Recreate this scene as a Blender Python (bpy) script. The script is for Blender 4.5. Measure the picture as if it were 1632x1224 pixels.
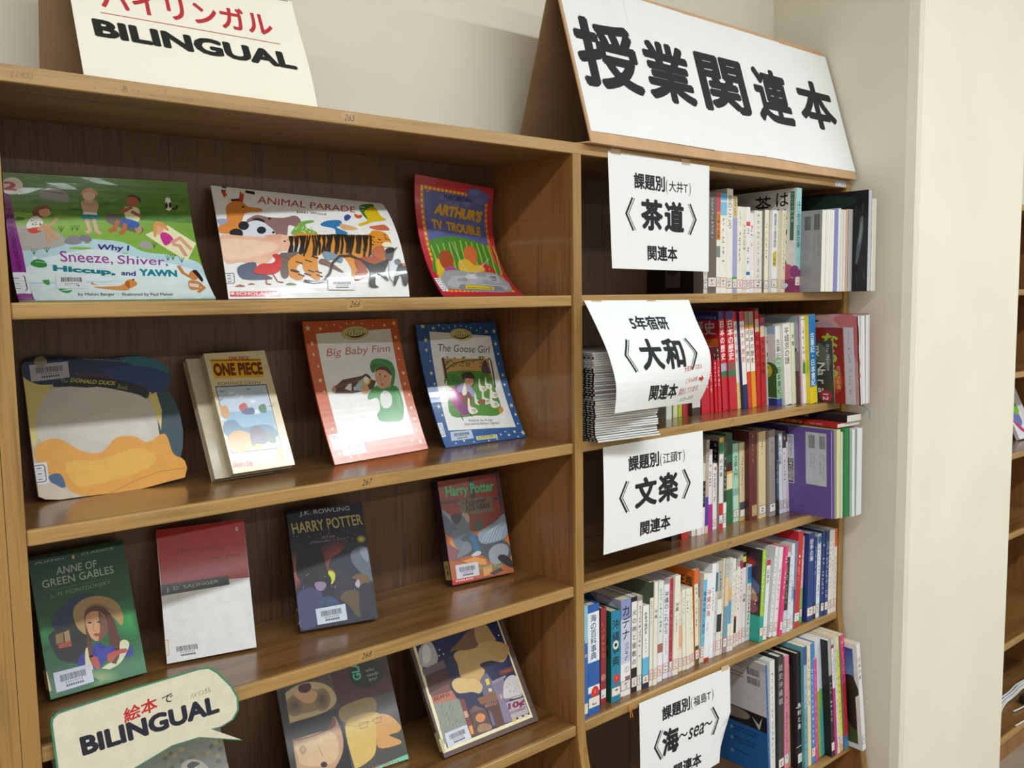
import bpy, bmesh, math, random
from mathutils import Vector, Matrix
from mathutils.geometry import tessellate_polygon
for o in list(bpy.data.objects): bpy.data.objects.remove(o)
S = bpy.context.scene; COL = S.collection
MM = .001; R = math.radians
# ---------------------------------------------------------------- camera, lights, exposure
cam = bpy.data.cameras.new('camera'); camo = bpy.data.objects.new('camera', cam); COL.objects.link(camo)
cam.sensor_width = 36; cam.lens = 1420.494 / 1632 * 36; cam.clip_start = .01
yaw, pitch, roll = .6964, -.0968, -.0146
f = Vector((math.sin(yaw)*math.cos(pitch), math.cos(yaw)*math.cos(pitch), math.sin(pitch)))
r = f.cross(Vector((0, 0, 1))).normalized(); u = r.cross(f)
r2 = r*math.cos(roll) + u*math.sin(roll); u2 = -r*math.sin(roll) + u*math.cos(roll)
camo.matrix_world = Matrix(((r2.x, u2.x, -f.x, -.2152), (r2.y, u2.y, -f.y, -1.1389), (r2.z, u2.z, -f.z, 1.4647), (0, 0, 0, 1)))
S.camera = camo
S.view_settings.view_transform = 'Standard'; S.view_settings.look = 'None'
S.view_settings.gamma = 1; S.view_settings.use_curve_mapping = False
S.view_settings.exposure = 0.0
W = bpy.data.worlds.new('World'); S.world = W; W.use_nodes = True
W.node_tree.nodes['Background'].inputs[0].default_value = (1, .97, .92, 1)
W.node_tree.nodes['Background'].inputs[1].default_value = .3
def tube_light(x, y, z, power, L=1.2, wd=.16):
    l = bpy.data.lights.new('ceiling_lamp', 'AREA'); l.shape = 'RECTANGLE'; l.size = L; l.size_y = wd
    l.energy = power; l.color = (.90, .965, 1.)
    o = bpy.data.objects.new('ceiling_lamp', l); COL.objects.link(o); o.location = (x, y, z); return o
tube_light(1.2, -1.66, 2.86, 140, 8.4, .12)
tube_light(1.2, -4.75, 2.86, 170, 8.4, .12)
# ---------------------------------------------------------------- colour and materials
def lin(c): return c/12.92 if c <= .04045 else ((c+.055)/1.055)**2.4
def hx(s):
    s = s.strip()
    if len(s) == 3: s = ''.join(c*2 for c in s)
    return tuple(lin(int(s[i:i+2], 16)/255) for i in (0, 2, 4))
def nm(name):
    m = bpy.data.materials.new(name); m.use_nodes = True; nt = m.node_tree
    return m, nt, nt.nodes['Principled BSDF']
def N(nt, t, **k):
    n = nt.nodes.new(t)
    for a, b in k.items(): setattr(n, a, b)
    return n
def wood(name, c0, c1, axis, rough=.45, coat=0., scale=1., knots=0.):
    m, nt, b = nm(name); tc = N(nt, 'ShaderNodeTexCoord'); mp = N(nt, 'ShaderNodeMapping')
    nt.links.new(tc.outputs['Object'], mp.inputs[0])
    s = {'x': (1.3, 26, 26), 'y': (26, 1.3, 26), 'z': (26, 26, 1.3)}[axis]
    mp.inputs['Scale'].default_value = [v*scale for v in s]
    n = N(nt, 'ShaderNodeTexNoise'); n.inputs['Scale'].default_value = 1.6; n.inputs['Detail'].default_value = 7; n.inputs['Roughness'].default_value = .62; n.inputs['Distortion'].default_value = .6
    nt.links.new(mp.outputs[0], n.inputs['Vector'])
    mp2 = N(nt, 'ShaderNodeMapping'); mp2.inputs['Scale'].default_value = [v*(9 if v > 10 else 4) for v in s]
    nt.links.new(tc.outputs['Object'], mp2.inputs[0])
    n2 = N(nt, 'ShaderNodeTexNoise'); n2.inputs['Scale'].default_value = 1.5; n2.inputs['Detail'].default_value = 3
    nt.links.new(mp2.outputs[0], n2.inputs['Vector'])
    n3 = N(nt, 'ShaderNodeTexNoise'); n3.inputs['Scale'].default_value = 3.2; n3.inputs['Detail'].default_value = 2
    nt.links.new(tc.outputs['Object'], n3.inputs['Vector'])
    a = N(nt, 'ShaderNodeMath', operation='MULTIPLY_ADD'); a.inputs[1].default_value = .45; nt.links.new(n2.outputs[0], a.inputs[0]); nt.links.new(n.outputs[0], a.inputs[2])
    a2 = N(nt, 'ShaderNodeMath', operation='MULTIPLY_ADD'); a2.inputs[1].default_value = .5; nt.links.new(n3.outputs[0], a2.inputs[0]); nt.links.new(a.outputs[0], a2.inputs[2])
    cr = N(nt, 'ShaderNodeValToRGB'); cr.color_ramp.elements[0].position = .72; cr.color_ramp.elements[1].position = 1.22 if False else 1.
    cr.color_ramp.elements[0].color = (*hx(c0), 1); cr.color_ramp.elements[1].color = (*hx(c1), 1)
    nt.links.new(a2.outputs[0], cr.inputs[0]); nt.links.new(cr.outputs[0], b.inputs['Base Color'])
    b.inputs['Roughness'].default_value = rough; b.inputs['Coat Weight'].default_value = coat; b.inputs['Coat Roughness'].default_value = .16
    bp = N(nt, 'ShaderNodeBump'); bp.inputs['Strength'].default_value = .12; bp.inputs['Distance'].default_value = .001
    nt.links.new(a.outputs[0], bp.inputs['Height']); nt.links.new(bp.outputs[0], b.inputs['Normal'])
    return m
def plain(name, c, rough=.6, var=.06, nscale=40., spec=.5, bump=0., metal=0.):
    m, nt, b = nm(name); tc = N(nt, 'ShaderNodeTexCoord')
    n = N(nt, 'ShaderNodeTexNoise'); n.inputs['Scale'].default_value = nscale; n.inputs['Detail'].default_value = 3
    nt.links.new(tc.outputs['Object'], n.inputs['Vector'])
    cr = N(nt, 'ShaderNodeValToRGB'); h = hx(c) if isinstance(c, str) else c
    cr.color_ramp.elements[0].position = .3; cr.color_ramp.elements[1].position = .7
    cr.color_ramp.elements[0].color = (*[v*(1-var) for v in h], 1); cr.color_ramp.elements[1].color = (*[min(1, v*(1+var)) for v in h], 1)
    nt.links.new(n.outputs[0], cr.inputs[0]); nt.links.new(cr.outputs[0], b.inputs['Base Color'])
    b.inputs['Roughness'].default_value = rough; b.inputs['Specular IOR Level'].default_value = spec; b.inputs['Metallic'].default_value = metal
    if bump:
        bp = N(nt, 'ShaderNodeBump'); bp.inputs['Strength'].default_value = bump; bp.inputs['Distance'].default_value = .002
        nt.links.new(n.outputs[0], bp.inputs['Height']); nt.links.new(bp.outputs[0], b.inputs['Normal'])
    return m
def printed(name, rough, coat, spec=.5):
    m, nt, b = nm(name); at = N(nt, 'ShaderNodeAttribute', attribute_name='Col')
    tc = N(nt, 'ShaderNodeTexCoord'); n = N(nt, 'ShaderNodeTexNoise'); n.inputs['Scale'].default_value = 60; n.inputs['Detail'].default_value = 4
    nt.links.new(tc.outputs['Object'], n.inputs['Vector'])
    mr = N(nt, 'ShaderNodeMapRange'); mr.inputs['To Min'].default_value = .86; mr.inputs['To Max'].default_value = 1.1; nt.links.new(n.outputs[0], mr.inputs['Value'])
    mx = N(nt, 'ShaderNodeVectorMath', operation='SCALE'); nt.links.new(at.outputs['Color'], mx.inputs[0]); nt.links.new(mr.outputs[0], mx.inputs['Scale'])
    nt.links.new(mx.outputs[0], b.inputs['Base Color'])
    b.inputs['Roughness'].default_value = rough; b.inputs['Coat Weight'].default_value = coat; b.inputs['Coat Roughness'].default_value = .09; b.inputs['Specular IOR Level'].default_value = spec
    return m
SOFTGLOSS = printed('laminated_print', .35, 1.)
SOFTGLOSS.node_tree.nodes['Principled BSDF'].inputs['Coat Roughness'].default_value = .15
GLOSS = printed('glossy_print', .35, .8); SATIN = printed('satin_print', .42, .15); PAPERP = printed('paper_print', .75, 0, .3)
_mc = {}
def cmat(c, rough=.45, kind='cover_board'):
    k = (c, rough)
    if k not in _mc: _mc[k] = plain(kind + '_' + c, c, rough, .04, 60)
    return _mc[k]
def pages(name, c, axis=0):
    m, nt, b = nm(name); tc = N(nt, 'ShaderNodeTexCoord'); mp = N(nt, 'ShaderNodeMapping')
    s = [3, 3, 3]; s[axis] = 900; mp.inputs['Scale'].default_value = s
    nt.links.new(tc.outputs['Object'], mp.inputs[0]); n = N(nt, 'ShaderNodeTexNoise'); n.inputs['Scale'].default_value = 1.; n.inputs['Detail'].default_value = 2
    nt.links.new(mp.outputs[0], n.inputs['Vector']); cr = N(nt, 'ShaderNodeValToRGB'); h = hx(c)
    cr.color_ramp.elements[0].position = .3; cr.color_ramp.elements[1].position = .6
    cr.color_ramp.elements[0].color = (*[v*.72 for v in h], 1); cr.color_ramp.elements[1].color = (*h, 1)
    nt.links.new(n.outputs[0], cr.inputs[0]); nt.links.new(cr.outputs[0], b.inputs['Base Color']); b.inputs['Roughness'].default_value = .85
    return m
PG = pages('page_edges', 'dcd8cc'); PGC = pages('cream_page_edges', 'd8ccae'); PGY = pages('page_edges_lying', 'e2e2de', 2); PGM = pages('yellowed_page_edges', 'bfb396')
_pm = {}
def pmat(c):
    if c not in _pm: _pm[c] = pages('page_edges_' + c, c)
    return _pm[c]
OAK = wood('oak_edge_x', '836133', 'ad8850', 'x', .4, .25); OAKZ = wood('oak_edge_z', '7a582a', 'a27c44', 'z', .42, .2)
SHELF = wood('varnished_shelf_top', '573a1a', '805a30', 'x', .3, .6, .8); SIDE = wood('plywood_side', '6a4320', '966536', 'z', .42, .25, .8)
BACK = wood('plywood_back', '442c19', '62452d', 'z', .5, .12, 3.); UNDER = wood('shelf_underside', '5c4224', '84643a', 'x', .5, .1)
WALL = plain('cream_wall_paint', 'e5decd', .85, .025, 5, .3, .15)
PILLAR = plain('pale_cream_pillar_paint', 'e9e4d2', .85, .03, 4, .3, .12)
CARD = plain('brown_cardboard', 'c6a17c', .8, .07, 30, .3, .1); CARDD = plain('brown_cardboard_inside', '8d7050', .85, .08, 25, .3, .1)
PAPER = plain('white_paper', 'eceeef', .7, .015, 12, .3); CREAMP = plain('cream_paper', 'eeeadb', .7, .015, 12, .3)
TAPE = plain('clear_tape', 'c8b896', .12, .1, 60, .8)
# ---------------------------------------------------------------- mesh helpers (mm in, metres out)
def link(name, me, parent=None, loc=None, rot=None):
    o = bpy.data.objects.new(name, me); COL.objects.link(o)
    if parent: o.parent = parent
    if loc: o.location = [v*MM for v in loc]
    if rot: o.rotation_euler = rot
    return o
def mk(name, vs, fs, mat, parent=None, smooth=False):
    me = bpy.data.meshes.new(name); me.from_pydata([[c*MM for c in v] for v in vs], [], fs)
    for m in (mat if isinstance(mat, (list, tuple)) else [mat]): me.materials.append(m)
    bm = bmesh.new(); bm.from_mesh(me); bmesh.ops.recalc_face_normals(bm, faces=bm.faces); bm.to_mesh(me); bm.free()
    if smooth: me.polygons.foreach_set('use_smooth', [True]*len(me.polygons))
    return link(name, me, parent)
def boxvf(x0, x1, y0, y1, z0, z1, b=0):
    v = [(x, y, z) for z in (z0, z1) for y in (y0, y1) for x in (x0, x1)]
    return v, [(b+0, b+2, b+3, b+1), (b+4, b+5, b+7, b+6), (b+0, b+1, b+5, b+4), (b+2, b+6, b+7, b+3), (b+0, b+4, b+6, b+2), (b+1, b+3, b+7, b+5)]
def boxes(name, L, mat, parent=None, bevel=0, seg=2):
    vs, fs = [], []
    for a in L:
        v, q = boxvf(*a, b=len(vs)); vs += v; fs += q
    o = mk(name, vs, fs, mat, parent)
    if bevel:
        bm = bmesh.new(); bm.from_mesh(o.data)
        bmesh.ops.bevel(bm, geom=list(bm.edges), offset=bevel*MM, segments=seg, affect='EDGES', profile=.5)
        bm.to_mesh(o.data); bm.free()
    return o
def prism(name, pts, x0, x1, mat, parent=None, axis='x'):
    """extrude a (y,z) outline along x"""
    n = len(pts)
    if axis == 'x': vs = [(x0, p[0], p[1]) for p in pts] + [(x1, p[0], p[1]) for p in pts]
    elif axis == 'y': vs = [(p[0], x0, p[1]) for p in pts] + [(p[0], x1, p[1]) for p in pts]
    else: vs = [(p[0], p[1], x0) for p in pts] + [(p[0], p[1], x1) for p in pts]
    fs = [tuple(range(n)), tuple(range(2*n-1, n-1, -1))] + [(i, (i+1) % n, n+(i+1) % n, n+i) for i in range(n)]
    return mk(name, vs, fs, mat, parent)
def tube(name, pts, rad, mat, parent=None, seg=8):
    cu = bpy.data.curves.new(name, 'CURVE'); cu.dimensions = '3D'; cu.bevel_depth = rad*MM; cu.bevel_resolution = 2; cu.resolution_u = 6; cu.use_fill_caps = True
    sp = cu.splines.new('NURBS'); sp.points.add(len(pts)-1); sp.use_endpoint_u = True; sp.order_u = 3
    for p, q in zip(sp.points, pts): p.co = (q[0]*MM, q[1]*MM, q[2]*MM, 1)
    cu.materials.append(mat); t = bpy.data.objects.new('tmp', cu); COL.objects.link(t)
    me = bpy.data.meshes.new_from_object(t.evaluated_get(bpy.context.evaluated_depsgraph_get())); bpy.data.objects.remove(t)
    me.name = name; o = link(name, me, parent); return o
def thing(name, label, cat, loc=(0, 0, 0), rot=(0, 0, 0), group=None):
    o = bpy.data.objects.new(name, None); COL.objects.link(o); o.empty_display_size = .02
    o.location = [v*MM for v in loc]; o.rotation_euler = rot; o['label'] = label; o['category'] = cat
    if group: o['group'] = group
    return o
def tag(o, label, cat, group=None):
    o['label'] = label; o['category'] = cat
    if group: o['group'] = group
    return o
def struct(o): o['kind'] = 'structure'; return o
# ---------------------------------------------------------------- flat print: lettering and drawings laid on a surface as thin coloured shapes
_gl = {}
def glyph(s, bold=0., shear=0.):
    k = (s, bold, shear)
    if k in _gl: return _gl[k]
    c = bpy.data.curves.new('t', 'FONT'); c.body = s; c.size = 1; c.resolution_u = 3; c.offset = bold; c.shear = shear
    o = bpy.data.objects.new('t', c); COL.objects.link(o)
    me = bpy.data.meshes.new_from_object(o.evaluated_get(bpy.context.evaluated_depsgraph_get()))
    vs = [(v.co.x, v.co.y) for v in me.vertices]; fs = [tuple(p.vertices) for p in me.polygons]
    bpy.data.objects.remove(o); bpy.data.curves.remove(c); bpy.data.meshes.remove(me)
    _gl[k] = (vs, fs); return _gl[k]
def homog(src, dst):
    """plane-to-plane map through four point pairs"""
    A = []; 
    for (x, y), (X, Y) in zip(src, dst):
        A.append([x, y, 1, 0, 0, 0, -X*x, -X*y, X]); A.append([0, 0, 0, x, y, 1, -Y*x, -Y*y, Y])
    n = 8
    for i in range(n):
        p = max(range(i, n), key=lambda q: abs(A[q][i])); A[i], A[p] = A[p], A[i]
        d = A[i][i]; A[i] = [v/d for v in A[i]]
        for j in range(n):
            if j != i:
                k = A[j][i]; A[j] = [a-k*b for a, b in zip(A[j], A[i])]
    h = [A[i][8] for i in range(n)]
    def m(x, y):
        w = h[6]*x+h[7]*y+1; return ((h[0]*x+h[1]*y+h[2])/w, (h[3]*x+h[4]*y+h[5])/w)
    return m
class Print:
    def __init__(s, W, H, m=None): s.W, s.H, s.P, s.k = W, H, [], 0; s.m = m or (lambda x, y: (x, y)); s.rnd = random.Random(int(W*7+H*13))
    def tri(s, vs, fs, cols):            # raw, already in mm
        s.k += 1
        for q in fs: s.P.append(([vs[i] for i in q], [cols[i] if isinstance(cols, list) else cols for i in q], s.k))
    def raw(s, pts, col):
        if len(pts) > 4 or True:
            t = tessellate_polygon([[Vector((p[0], p[1], 0)) for p in pts]])
            s.tri(pts, t, col if isinstance(col, list) else hx(col))
    def poly(s, pts, col, smooth=0):
        if smooth:
            q = []; n = len(pts)
            for i in range(n):
                a, b, c, d = pts[i-1], pts[i], pts[(i+1) % n], pts[(i+2) % n]
                for j in range(smooth):
                    t = j/smooth
                    q.append(tuple(.5*(2*b[e]+(c[e]-a[e])*t+(2*a[e]-5*b[e]+4*c[e]-d[e])*t*t+(3*b[e]-a[e]-3*c[e]+d[e])*t**3) for e in (0, 1)))
            pts = q
        s.raw([s.m(*p) for p in pts], col)
    def S(s, col, *xy): s.poly([(xy[i], xy[i+1]) for i in range(0, len(xy), 2)], col, 4)
    def L(s, col, *xy): s.poly([(xy[i], xy[i+1]) for i in range(0, len(xy), 2)], col)
    def ell(s, cx, cy, rx, ry, col, rot=0, n=20):
        c, q = math.cos(rot), math.sin(rot)
        s.poly([(cx+rx*math.cos(t)*c-ry*math.sin(t)*q, cy+rx*math.cos(t)*q+ry*math.sin(t)*c) for t in [6.2832*i/n for i in range(n)]], col)
    def glow(s, cx, cy, rx, ry, cin, cout, n=20):
        pts = [s.m(cx, cy)]+[s.m(cx+rx*math.cos(6.2832*i/n), cy+ry*math.sin(6.2832*i/n)) for i in range(n)]
        s.tri(pts, [(0, 1+i, 1+(i+1) % n) for i in range(n)], [hx(cin)]+[hx(cout)]*n)
    def quad(s, p4, cols):
        pts = [s.m(*p) for p in p4]; s.tri(pts, [(0, 1, 2), (0, 2, 3)], [hx(c) for c in cols])
    def line(s, pts, w, col, raw=False):
        P = pts if raw else [s.m(*p) for p in pts]; s.k += 1; c = hx(col)
        for a, b in zip(P, P[1:]):
            dx, dy = b[0]-a[0], b[1]-a[1]; l = math.hypot(dx, dy) or 1; nx, ny = -dy/l*w/2, dx/l*w/2; ex, ey = dx/l*w*.3, dy/l*w*.3
            q = [(a[0]+nx-ex, a[1]+ny-ey), (b[0]+nx+ex, b[1]+ny+ey), (b[0]-nx+ex, b[1]-ny+ey), (a[0]-nx-ex, a[1]-ny-ey)]
            s.P.append((q, [c]*4, s.k))
    def star(s, cx, cy, r, col, rot=0):
        c = s.m(cx, cy); s.raw([(c[0]+(r if i % 2 == 0 else r*.42)*math.sin(rot+i*math.pi/5), c[1]+(r if i % 2 == 0 else r*.42)*math.cos(rot+i*math.pi/5)) for i in range(10)], col)
    def fat(s, b):
        if b < .004: return [(0, 0)]
        n = 4 if b < .015 else 8
        r_ = [(b*math.cos(6.2832*(i+.5)/n), b*math.sin(6.2832*(i+.5)/n)) for i in range(n)]
        return r_+([(b*.5*math.cos(1.57*i), b*.5*math.sin(1.57*i)) for i in range(4)] if b > .03 else [])
    def text(s, t, p0, p1, p2, col, bold=0., shear=0., raw=False):
        """t fills the box bottom-left p0, bottom-right p1, top-left p2"""
        bold = max(0, bold)*1.15; vs, fs = glyph(t, 0., shear)
        if not vs: return
        x0 = min(v[0] for v in vs); x1 = max(v[0] for v in vs); y0 = min(v[1] for v in vs); y1 = max(v[1] for v in vs)
        if not raw: p0, p1, p2 = s.m(*p0), s.m(*p1), s.m(*p2)
        ins = s.fat(bold)
        ex = bold/(x1-x0) if x1 > x0 else 0; ey = bold/(y1-y0)
        for dx, dy in ins:
            A = [((v[0]+dx-x0+bold)/(x1-x0+2*bold), (v[1]+dy-y0+bold)/(y1-y0+2*bold)) for v in vs]
            s.tri([(p0[0]+(p1[0]-p0[0])*i+(p2[0]-p0[0])*j, p0[1]+(p1[1]-p0[1])*i+(p2[1]-p0[1])*j) for i, j in A], fs, hx(col)); s.k -= .95
        s.k = math.floor(s.k)+1
    def vtext(s, t, cx, top, size, pitch, col, bold=0., turn=False):
        """vertical Japanese line, mm, cx centre, top, going down"""
        y = top
        for ch in t:
            vs, fs = glyph(ch)
            for fx, fy in (s.fat(bold*1.1) if vs else ()):
                cx_, y_ = cx, y; cx += fx*size; y += fy*size
                if ch in 'ー～': s.tri([(cx+(v[1]-.38)*size, y-v[0]*pitch) for v in vs], fs, hx(col))
                elif turn: s.tri([(cx+(v[1]-.38)*size, y-v[0]*size) for v in vs], fs, hx(col))
                else: s.tri([(cx+(v[0]-.5)*size, y-pitch/2+(v[1]-.38)*size*min(1, pitch/size*1.05)) for v in vs], fs, hx(col))
                cx, y = cx_, y_; s.k -= .95
            s.k = math.floor(s.k)+1; y -= pitch
    def greek(s, n, cx, top, size, pitch, col):
        """n unreadably small characters as clusters of strokes, going down"""
        s.k += 1; c = hx(col); y = top
        for i in range(n):
            if s.rnd.random() < .12: y -= pitch; continue
            for j in range(s.rnd.randint(2, 4)):
                a = s.rnd.random() < .5; px = cx+s.rnd.uniform(-.3, .3)*size; py = y-pitch*.5+s.rnd.uniform(-.3, .3)*pitch
                w, h = ((s.rnd.uniform(.4, .85), .13) if a else (.14, s.rnd.uniform(.4, .8)))
                if a: px = cx+s.rnd.uniform(-.1, .1)*size
                w *= size/2; h *= min(size, pitch)/2
                s.P.append(([(px-w, py-h), (px+w, py-h), (px+w, py+h), (px-w, py+h)], [c]*4, s.k))
            y -= pitch
    def barcode(s, x0, y0, x1, y1, col='333'):
        s.k += 1; c = hx(col); x = x0
        while x < x1:
            w = (x1-x0)*s.rnd.choice((.012, .02, .03)); s.P.append(([(x, y0), (min(x+w, x1), y0), (min(x+w, x1), y1), (x, y1)], [c]*4, s.k)); x += w+(x1-x0)*s.rnd.choice((.012, .02))
    def build(s, name, parent, mapf, mat, cutv=None, cutu=None, dh=.016):
        # pieces that do not overlap share one level, so the print stays thin
        G = {}; 
        for pts, cols, k in s.P:
            g = G.setdefault(math.floor(k), [1e9, -1e9, 1e9, -1e9, 0.]); g[4] = max(g[4], (k % 1)*7)
            for q in pts: g[0] = min(g[0], q[0]); g[1] = max(g[1], q[0]); g[2] = min(g[2], q[1]); g[3] = max(g[3], q[1])
        lev = {}; done = []
        for k in sorted(G):
            a = G[k]; l = 1
            for b, lb in done:
                if lb+b[4]+1 > l and a[0] < b[1] and b[0] < a[1] and a[2] < b[3] and b[2] < a[3]: l = lb+b[4]+1
            lev[k] = l; done.append((a, l))
        s.P = [(p_, c_, lev[math.floor(k)]+(k % 1)*7) for p_, c_, k in s.P]
        bm = bmesh.new(); cl = bm.loops.layers.float_color.new('Col')
        for pts, cols, k in s.P:
            vs = [bm.verts.new((p[0], p[1], k*.001)) for p in pts]
            try: fc = bm.faces.new(vs)
            except ValueError: continue
            for lp, c in zip(fc.loops, cols): lp[cl] = (c[0], c[1], c[2], 1)
        for ax, n in ((1, cutv), (0, cutu)):
            if n:
                lo, hi = 0, (s.H if ax else s.W)
                for i in range(1, n):
                    co = [0, 0, 0]; co[ax] = lo+(hi-lo)*i/n; no = [0, 0, 0]; no[ax] = 1
                    bmesh.ops.bisect_plane(bm, geom=list(bm.verts)+list(bm.edges)+list(bm.faces), plane_co=co, plane_no=no, dist=1e-5)
        me = bpy.data.meshes.new(name)
        for v in bm.verts:
            q = mapf(v.co.x, v.co.y, .04+v.co.z*1000*dh); v.co = [c*MM for c in q]
        bm.to_mesh(me); bm.free(); me.materials.append(mat)
        return link(name, me, parent)
# ---------------------------------------------------------------- the room
ZT, TH = 1731.2, 19.3
SH = [1466.9, 1202.8, 939.1, 675.8]; SF = [2.8, 2.8, 2.8, 0.]; S5, S5F, S6 = 350., -46., 80.
XW, YB, YP = 1812., 226., -158.
struct(boxes('floor', [(-3600, 6600, -7000, 1400, -60, 0)], plain('grey_brown_floor', '8f8270', .5, .1, 6)))
struct(boxes('ceiling', [(-3600, 6600, -7000, 1400, 2900, 2960)], plain('white_ceiling', 'e6e2d8', .9, .02, 8)))
struct(boxes('wall_back', [(-3600, XW, YB, YB+120, 0, 2900)], WALL))
struct(boxes('wall_left', [(-3660, -3600, -7000, 1400, 0, 2900)], WALL))
struct(boxes('wall_front', [(-3600, 6600, -7060, -7000, 0, 2900)], WALL))
struct(boxes('wall_right', [(6600, 6660, -7000, 1400, 0, 2900)], WALL))
pil = prism('wall_pillar', [(XW, YB+120), (XW, YP+30), (XW+6, YP+9), (XW+16, YP+2), (XW+44, YP), (2402, YP), (2402, YB+120)], 0, 2900, [PILLAR, WALL], axis='z')
for p in pil.data.polygons:
    if p.normal.x < -.9: p.material_index = 1
struct(pil)
struct(boxes('wall_back_beyond_pillar', [(2402, 6600, YB, YB+120, 0, 2900)], WALL))
# ---------------------------------------------------------------- bookcases
PROF = [(0, ZT-TH), (0, 690), (-1.5, 665), (-4, 640), (-8.5, 615), (-15, 588), (-70, 336), (-78, 294), (-84, 240), (-86, 180), (-86, 0), (220, 0), (220, ZT-TH)]
def side(name, x0, x1, parent):
    o = prism(name, PROF, x0, x1, SIDE, parent)
    n = 10; vs = [(x, p[0]-.6, p[1]) for p in PROF[:n+1] for x in (x0-.15, x1+.15)] + [(x, p[0]+5, p[1]) for p in PROF[:n+1] for x in (x0-.15, x1+.15)]
    m = 2*(n+1); fs = []
    for i in range(n): a = 2*i; fs += [(a, a+1, a+3, a+2), (m+a, m+a+2, m+a+3, m+a+1), (a, a+2, m+a+2, m+a), (a+1, m+a+1, m+a+3, a+3)]
    mk('edge_strip', vs, fs, OAKZ, o); return o
def shelf(name, x0, x1, yf, z, parent, mats=None):
    o = boxes(name, [(x0+.8, x1-.8, yf+9, 217, z-TH+.2, z)], [SHELF, UNDER], parent)
    for p in o.data.polygons: p.material_index = 1 if p.normal.z < -.5 else 0
    e = boxes('edge_strip', [(x0+.8, x1-.8, yf, yf+9.2, z-TH, z+.1)], OAK, o, 2.2, 3)
    return o
def sticker(parent, text, cx, z, yf, w=26, h=15, col='2f2a20', bg='b08b52', tilt=.1):
    p = Print(w, h); p.raw([(0, 0), (w, 0), (w, h), (0, h)], bg)
    p.text(text, (w*.16, h*.2), (w*.84, h*.24), (w*.16+tilt*h, h*.8), col, -.012, .2, raw=True)
    return p.build('shelf_number_sticker', parent, lambda u_, v, q: (cx-w/2+u_, yf-.15-q, z+v-h/2), TAPEP)
TAPEP = printed('sticker_print', .3, .3)
def bookcase(x0, n, label, nums):
    """stiles 20 mm, bays 881 mm; x0 = inner face of the first stile"""
    t = thing('bookcase', label, 'bookcase', (x0, 0, 0)); xs = [i*901. for i in range(n+1)]
    # parts are laid out in the bookcase's own frame
    end = xs[n]-20
    top = boxes('top_board', [(-20, end+22, 9, 222, ZT-TH, ZT)], [SHELF, UNDER], t)
    for p in top.data.polygons: p.material_index = 1 if p.normal.z < -.5 else 0
    boxes('edge_strip', [(-20, end+22, 0, 9.2, ZT-TH, ZT)], OAK, top, 1.2, 2)
    side('side_panel', -20, -.2, t)
    for i in range(1, n): side('divider', xs[i]-20, xs[i], t)
    side('side_panel', end, end+22, t)
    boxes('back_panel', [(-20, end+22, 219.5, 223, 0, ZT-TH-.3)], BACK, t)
    for i in range(n):
        a, b = xs[i], xs[i]+881
        for k, z in enumerate(SH):
            s = shelf('shelf', a, b, SF[k], z, t)
            if nums and nums[i][k+1]: sticker(s, nums[i][k+1][0], nums[i][k+1][1]-x0, z-TH/2+1, SF[k])
        if nums and nums[i][0]: sticker(top, nums[i][0][0], nums[i][0][1]-x0, ZT-TH/2, 0)
        shelf('shelf', a, b, S5F, S5, t); shelf('shelf', a, b, -78, S6, t)
        boxes('plinth', [(a+.5, b-.5, -70, -50, 0, S6-TH)], SIDE, t)
    return t, top
main, mtop = bookcase(0, 2, 'long light wooden bookcase in the alcove, tops of both bays carrying tented signs', [
    [('265', 443), ('266', 444), ('267', 455), ('268', 445), None], [('271', 1343), ('272', 1352), ('273', 1345), ('274', 1340), None]])
p = Print(48, 9); p.raw([(0, 0), (48, 0), (48, 9), (0, 9)], 'c8ccd8'); p.raw([(0, 9), (48, 9), (48, 13), (0, 13)], '9aa2bc')
for i in range(4): p.greek(1, 8+i*11, 8, 7, 7, '556')
p.build('printed_label_strip', mtop, lambda a, b, q: (1733+a, -.3-q, 1714+b), TAPEP)
p = Print(60, 16)
p.text('(145)', (0, 2), (22, 2), (1, 12), '8a6a38', -.01, .2, raw=True)
for i in range(22):
    x, y = p.rnd.uniform(25, 330), p.rnd.uniform(1, 15); p.raw([(x, y), (x+1.6, y+.3), (x+1.2, y+1.5)], '6b4c22')
p.text('あ', (118, 3), (125, 3), (118, 11), '7a5a30', -.01, raw=True)
pm = p.build('pencil_marks', mtop, lambda a, b, q: (16+a, -.2-q, ZT-17.5+b), TAPEP); pm['kind'] = 'stuff'
bookcase(-924, 1, 'neighbouring wooden bookcase whose stile shows at the left edge of the picture', None)
bookcase(2425, 2, 'wooden bookcase standing beyond the cream pillar', None)
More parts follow.
